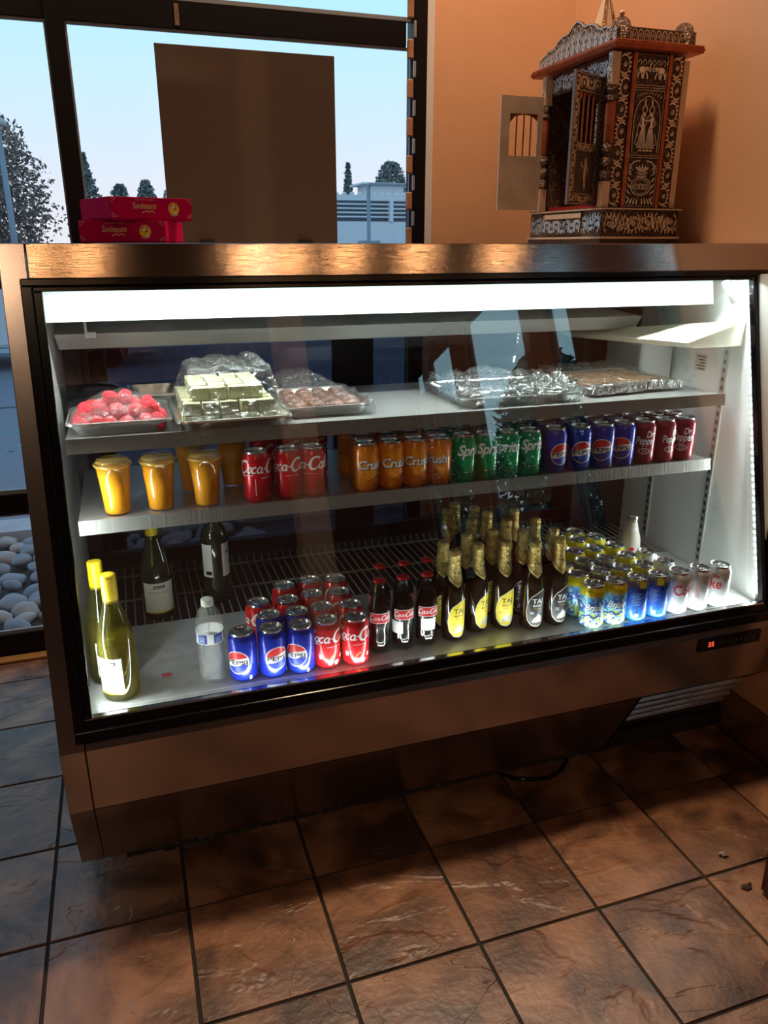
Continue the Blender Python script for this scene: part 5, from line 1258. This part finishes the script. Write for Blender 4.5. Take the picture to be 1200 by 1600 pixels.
# scalloped front crest
N = 60; vs = []; L = .43
def crest(t):
    q = abs(t-.5)*2
    return .030 + .055*max(0, 1-q*1.15) + .010*abs(math.sin(q*PI*2.6+1.4)) 
for i in range(N+1):
    t = i/N; y = 2.110+L*t; h = crest(t); vs += [(1.378,y,2.008),(1.378,y,2.008+h),(1.388,y,2.008),(1.388,y,2.008+h)]
fs = []
for i in range(N): a = 4*i; b = a+4; fs += [(a,b,b+1,a+1),(a+2,a+3,b+3,b+2),(a+1,b+1,b+3,a+3)]
fs += [(0,1,3,2),(4*N,4*N+2,4*N+3,4*N+1)]
fcr = MB().add(vs, fs).build('front_crest', OXD, sh)
cs = [stroke([(L*t_/40, crest(t_/40)-.003) for t_ in range(41)], .0030, 0, 2)]
for k in range(14):
    u = .015+k*.0308; h = crest(u/L); cs.append(stroke([(u-.011,.003),(u-.012,h*.3),(u-.012,h*.62),(u,h*.88),(u+.012,h*.62),(u+.012,h*.3),(u+.011,.003)], .0018, 0, 2)); cs.append(stroke([(u,.004),(u,h*.35),(u,h*.72)], lambda s: .0015+.0045*math.sin(PI*s), 0, 4)); [cs.append(stroke([(u+q*.002,.006+h*.0),(u+q*.008,h*.22),(u+q*.004,h*.40)], lambda s: .0008+.003*math.sin(PI*s), 0, 4)) for q in (-1,1)]; [cs.append(stroke([(u+q*.003,h*.42),(u+q*.008,h*.52),(u+q*.004,h*.66)], lambda s: .0008+.0026*math.sin(PI*s), 0, 4)) for q in (-1,1)]
relief(cs, lambda u,h,t: (1.3775-t, 2.110+u, 2.008+h), SIL, 'crest_scroll', fcr)
for x, y in ((1.405,2.135),(1.615,2.135),(1.615,2.52)):
    MB().lathe([(.030,2.008),(.030,2.046),(.026,2.050),(.024,2.060),(.014,2.070),(0,2.073)], 20, c=(x,y,0)).build('corner_dome', OXD, sh)
MB().lathe([(0,.008),(.006,.006),(.008,0),(.005,-.006),(0,-.007)], 12, c=(1.400,2.128,2.078)).build('pink_bead', pm('pale_bead', (.7,.4,.33), .5), sh)
# pyramid spire
ax, ay, hb = 1.462, 2.31, .041; zp0, zp1 = 2.008, 2.20
ap = (ax, ay, zp1); cs4 = [(ax-hb,ay-hb,zp0),(ax+hb,ay-hb,zp0),(ax+hb,ay+hb,zp0),(ax-hb,ay+hb,zp0)]
sp_ = MB().add(cs4+[ap], [(0,1,4),(1,2,4),(2,3,4),(3,0,4),(3,2,1,0)]).build('spire', TAN, sh)
eg = MB()
for (a, b, inx) in ((cs4[0],cs4[1],1),):
    A, B, Cc = Vector(a), Vector(b), Vector(ap); d = Vector((0,-.004,.0012)); mid = (A+B)/2
    for p, q in ((A, B), (B, A)):
        s = (q-p).normalized()*.015
        eg.hexa([p, p+s, p+s+d, p+d, Cc, Cc+s*.06, Cc+s*.06+d, Cc+d])
    eg.hexa([A, B, B+d, A+d, A+Vector((0,.006,.022)), B+Vector((0,.006,.022)), B+Vector((0,.006,.022))+d, A+Vector((0,.006,.022))+d])
eg.build('spire_edging', pm('gilt_embossed', (.42,.26,.12), .35, .9, bump=1., bscale=200, col2=(.10,.05,.03), scale=110), sp_)
# doors with barred windows, both swung open
def door(name, hx, hy, ang, inner_first, label):
    W_, Hh = .168, .340; D = bpy.data.objects.new(name, None); COL.objects.link(D)
    P = MB(); t = .006
    wx0, wx1, wz0, wz1 = .035, .135, .165, .290
    for a in ((0,wx0,0,Hh),(wx1,W_,0,Hh),(wx0,wx1,0,wz0),(wx0,wx1,wz1,Hh)): P.box(a[0],a[1],-t/2,t/2,a[2],a[3])
    bpy.data.objects.remove(D)
    o = P.build(name, BRASS if inner_first else OXD, None); o.parent = sh; o.location = (hx-1.51, hy-2.31, 1.584-TZ); o.rotation_euler = (0,0,math.radians(ang))
    o['label'] = label
    b = MB()
    for k in range(3): b.box(wx0+.021+k*.026, wx0+.025+k*.026, -.002,.002, wz0, wz1)
    b.add([(wx0,-.002,wz1),(wx0,-.002,wz1-.02),(wx0+.02,-.002,wz1-.006),(wx0+.05,-.002,wz1-.002),(wx1-.02,-.002,wz1-.008),(wx1,-.002,wz1-.03),(wx1,-.002,wz1)], [tuple(range(7))])
    b.build('window_bars', COP, o, shift=False)
    return o
d1 = door('shrine_door', 1.388, 2.487, 180, True, 'far door with plain brassy back and barred window')
d2 = door('shrine_door', 1.386, 2.160, 180+28, False, 'near door with embossed dark front')
rl = [outline2d([(.004,.004),(.164,.004),(.164,.336),(.004,.336)], .0022), outline2d([(.032,.162),(.138,.162),(.138,.294),(.032,.294)], .0022), outline2d([(.030,.030),(.140,.030),(.140,.145),(.030,.145)], .0018)]
rl += vine(.006,.028,.01,.33,.03) + vine(.142,.162,.01,.33,.03) + vine(.03,.14,.298,.332,.03,True) + vine(.03,.14,.007,.027,.03,True) + vine(.03,.14,.146,.160,.02,True)
rl += [stroke([(.085,.125),(.080,.105),(.085,.085),(.080,.045)], lambda t: .006+.008*math.sin(PI*t), 0, 4), stroke([(.085,.11),(.10,.10),(.105,.115)], .003, 0, 3), stroke([(.085,.11),(.068,.098),(.064,.085)], .003, 0, 3)]
relief(rl, lambda u,h,t: (u, .0032+t, h), BRZ, 'door_relief', d2).location = (0,0,0)
MB().tube([(.150,.006+.010*math.sin(a),.155+.012*math.cos(a)) for a in [PI*i/10 for i in range(11)]], .0015, 6).build('door_handle', pm('copper_wire', (.6,.28,.14), .3, .9), d2, shift=False)
MB().box(.1665,.1690,-.0032,.0032,0,.340).build('door_edge', pm('edge_silver', (.5,.5,.52), .35, .9), d2, shift=False)
# little brass lamps inside
lampb = thing('brass_oil_lamp', (1.46,2.27,1.592), 'small brass oil lamp on the red cloth inside the shrine', 'lamp')
MB().lathe([(.024,0),(.020,.004),(.006,.010),(.005,.030),(.018,.038),(.022,.046),(.012,.044),(0,.042)], 20).build('lamp_bowl', pm('polished_brass', (.75,.42,.16), .2, 1.), lampb, shift=False)
idol = thing('figurine', (1.50,2.36,1.592), 'small dark metal figurine standing inside the shrine', 'figurine')
MB().lathe([(.028,0),(.028,.010),(.018,.016),(.022,.040),(.017,.070),(.020,.095),(.008,.110),(.012,.122),(.012,.134),(.006,.146),(.002,.165),(0,.166)], 18).build('figurine_body', OXD, idol, shift=False)

# ---------------------------------------------------------------- chair at the right edge, floor scraps
ch = thing('chair', (1.49,1.0,0), 'dark red wooden chair at the lower right edge, only one front leg in view', 'chair')
for x, y in ((1.316,1.100),(1.62,1.100),(1.316,.72),(1.62,.72)):
    l_ = MB().hexa([(x+.004,y-.038,.010),(x+.040,y-.038,.010),(x+.040,y-.002,.010),(x+.004,y-.002,.010),(x,y-.042,.44),(x+.044,y-.042,.44),(x+.044,y,.44),(x,y,.44)]).build('leg', MAHOG, ch, bevel=.002)
    MB().lathe([(0,0),(.016,0),(.018,.004),(.017,.011),(0,.011)], 16, c=(x+.022,y-.020,0)).build('leg_glide', pm('brown_glide', (.05,.03,.025), .4), l_)
MB().box(1.31,1.67,.68,1.105,.44,.47).build('seat', MAHOG, ch, bevel=.008)
MB().box(1.316,1.36,.68,.70,.47,.95).box(1.62,1.664,.68,.70,.47,.95).build('back_post', MAHOG, ch, bevel=.004)
for z in (.60,.75,.90): MB().box(1.36,1.62,.682,.698,z,z+.05).build('back_slat', MAHOG, ch, bevel=.003)
SCR = thin('clear_scrap', (.85,.75,.7), f0=.10, rough=.15, bump=1., bscale=90, gadd=.05)
for (x, y, s, lab) in ((1.322,1.222,.013,'small crumpled clear plastic scrap lying on a floor tile, right of centre'),(1.300,1.118,.014,'dark dead leaf scrap on the tile touching the chair leg')):
    vs = [(x+s*math.cos(a)*(1+.35*math.sin(3*a)), y+s*.8*math.sin(a)*(1+.3*math.cos(2*a)), .0012+.006*abs(math.sin(2.5*a))) for a in [i*2*PI/14 for i in range(14)]] + [(x,y,.006)]
    mb = MB().add(vs + [(a,b,c_+.001) for a,b,c_ in vs], [(i,(i+1)%14,14) for i in range(14)] + [(15+i,15+(i+1)%14,29) for i in range(14)])
    tag(mb.build('floor_scrap' if 'plastic' in lab else 'dead_leaf', pm('pale_scrap', (.30,.20,.17), .3, coat=.5) if 'plastic' in lab else pm('leaf_brown', (.05,.028,.02), .7)), lab, 'scrap')
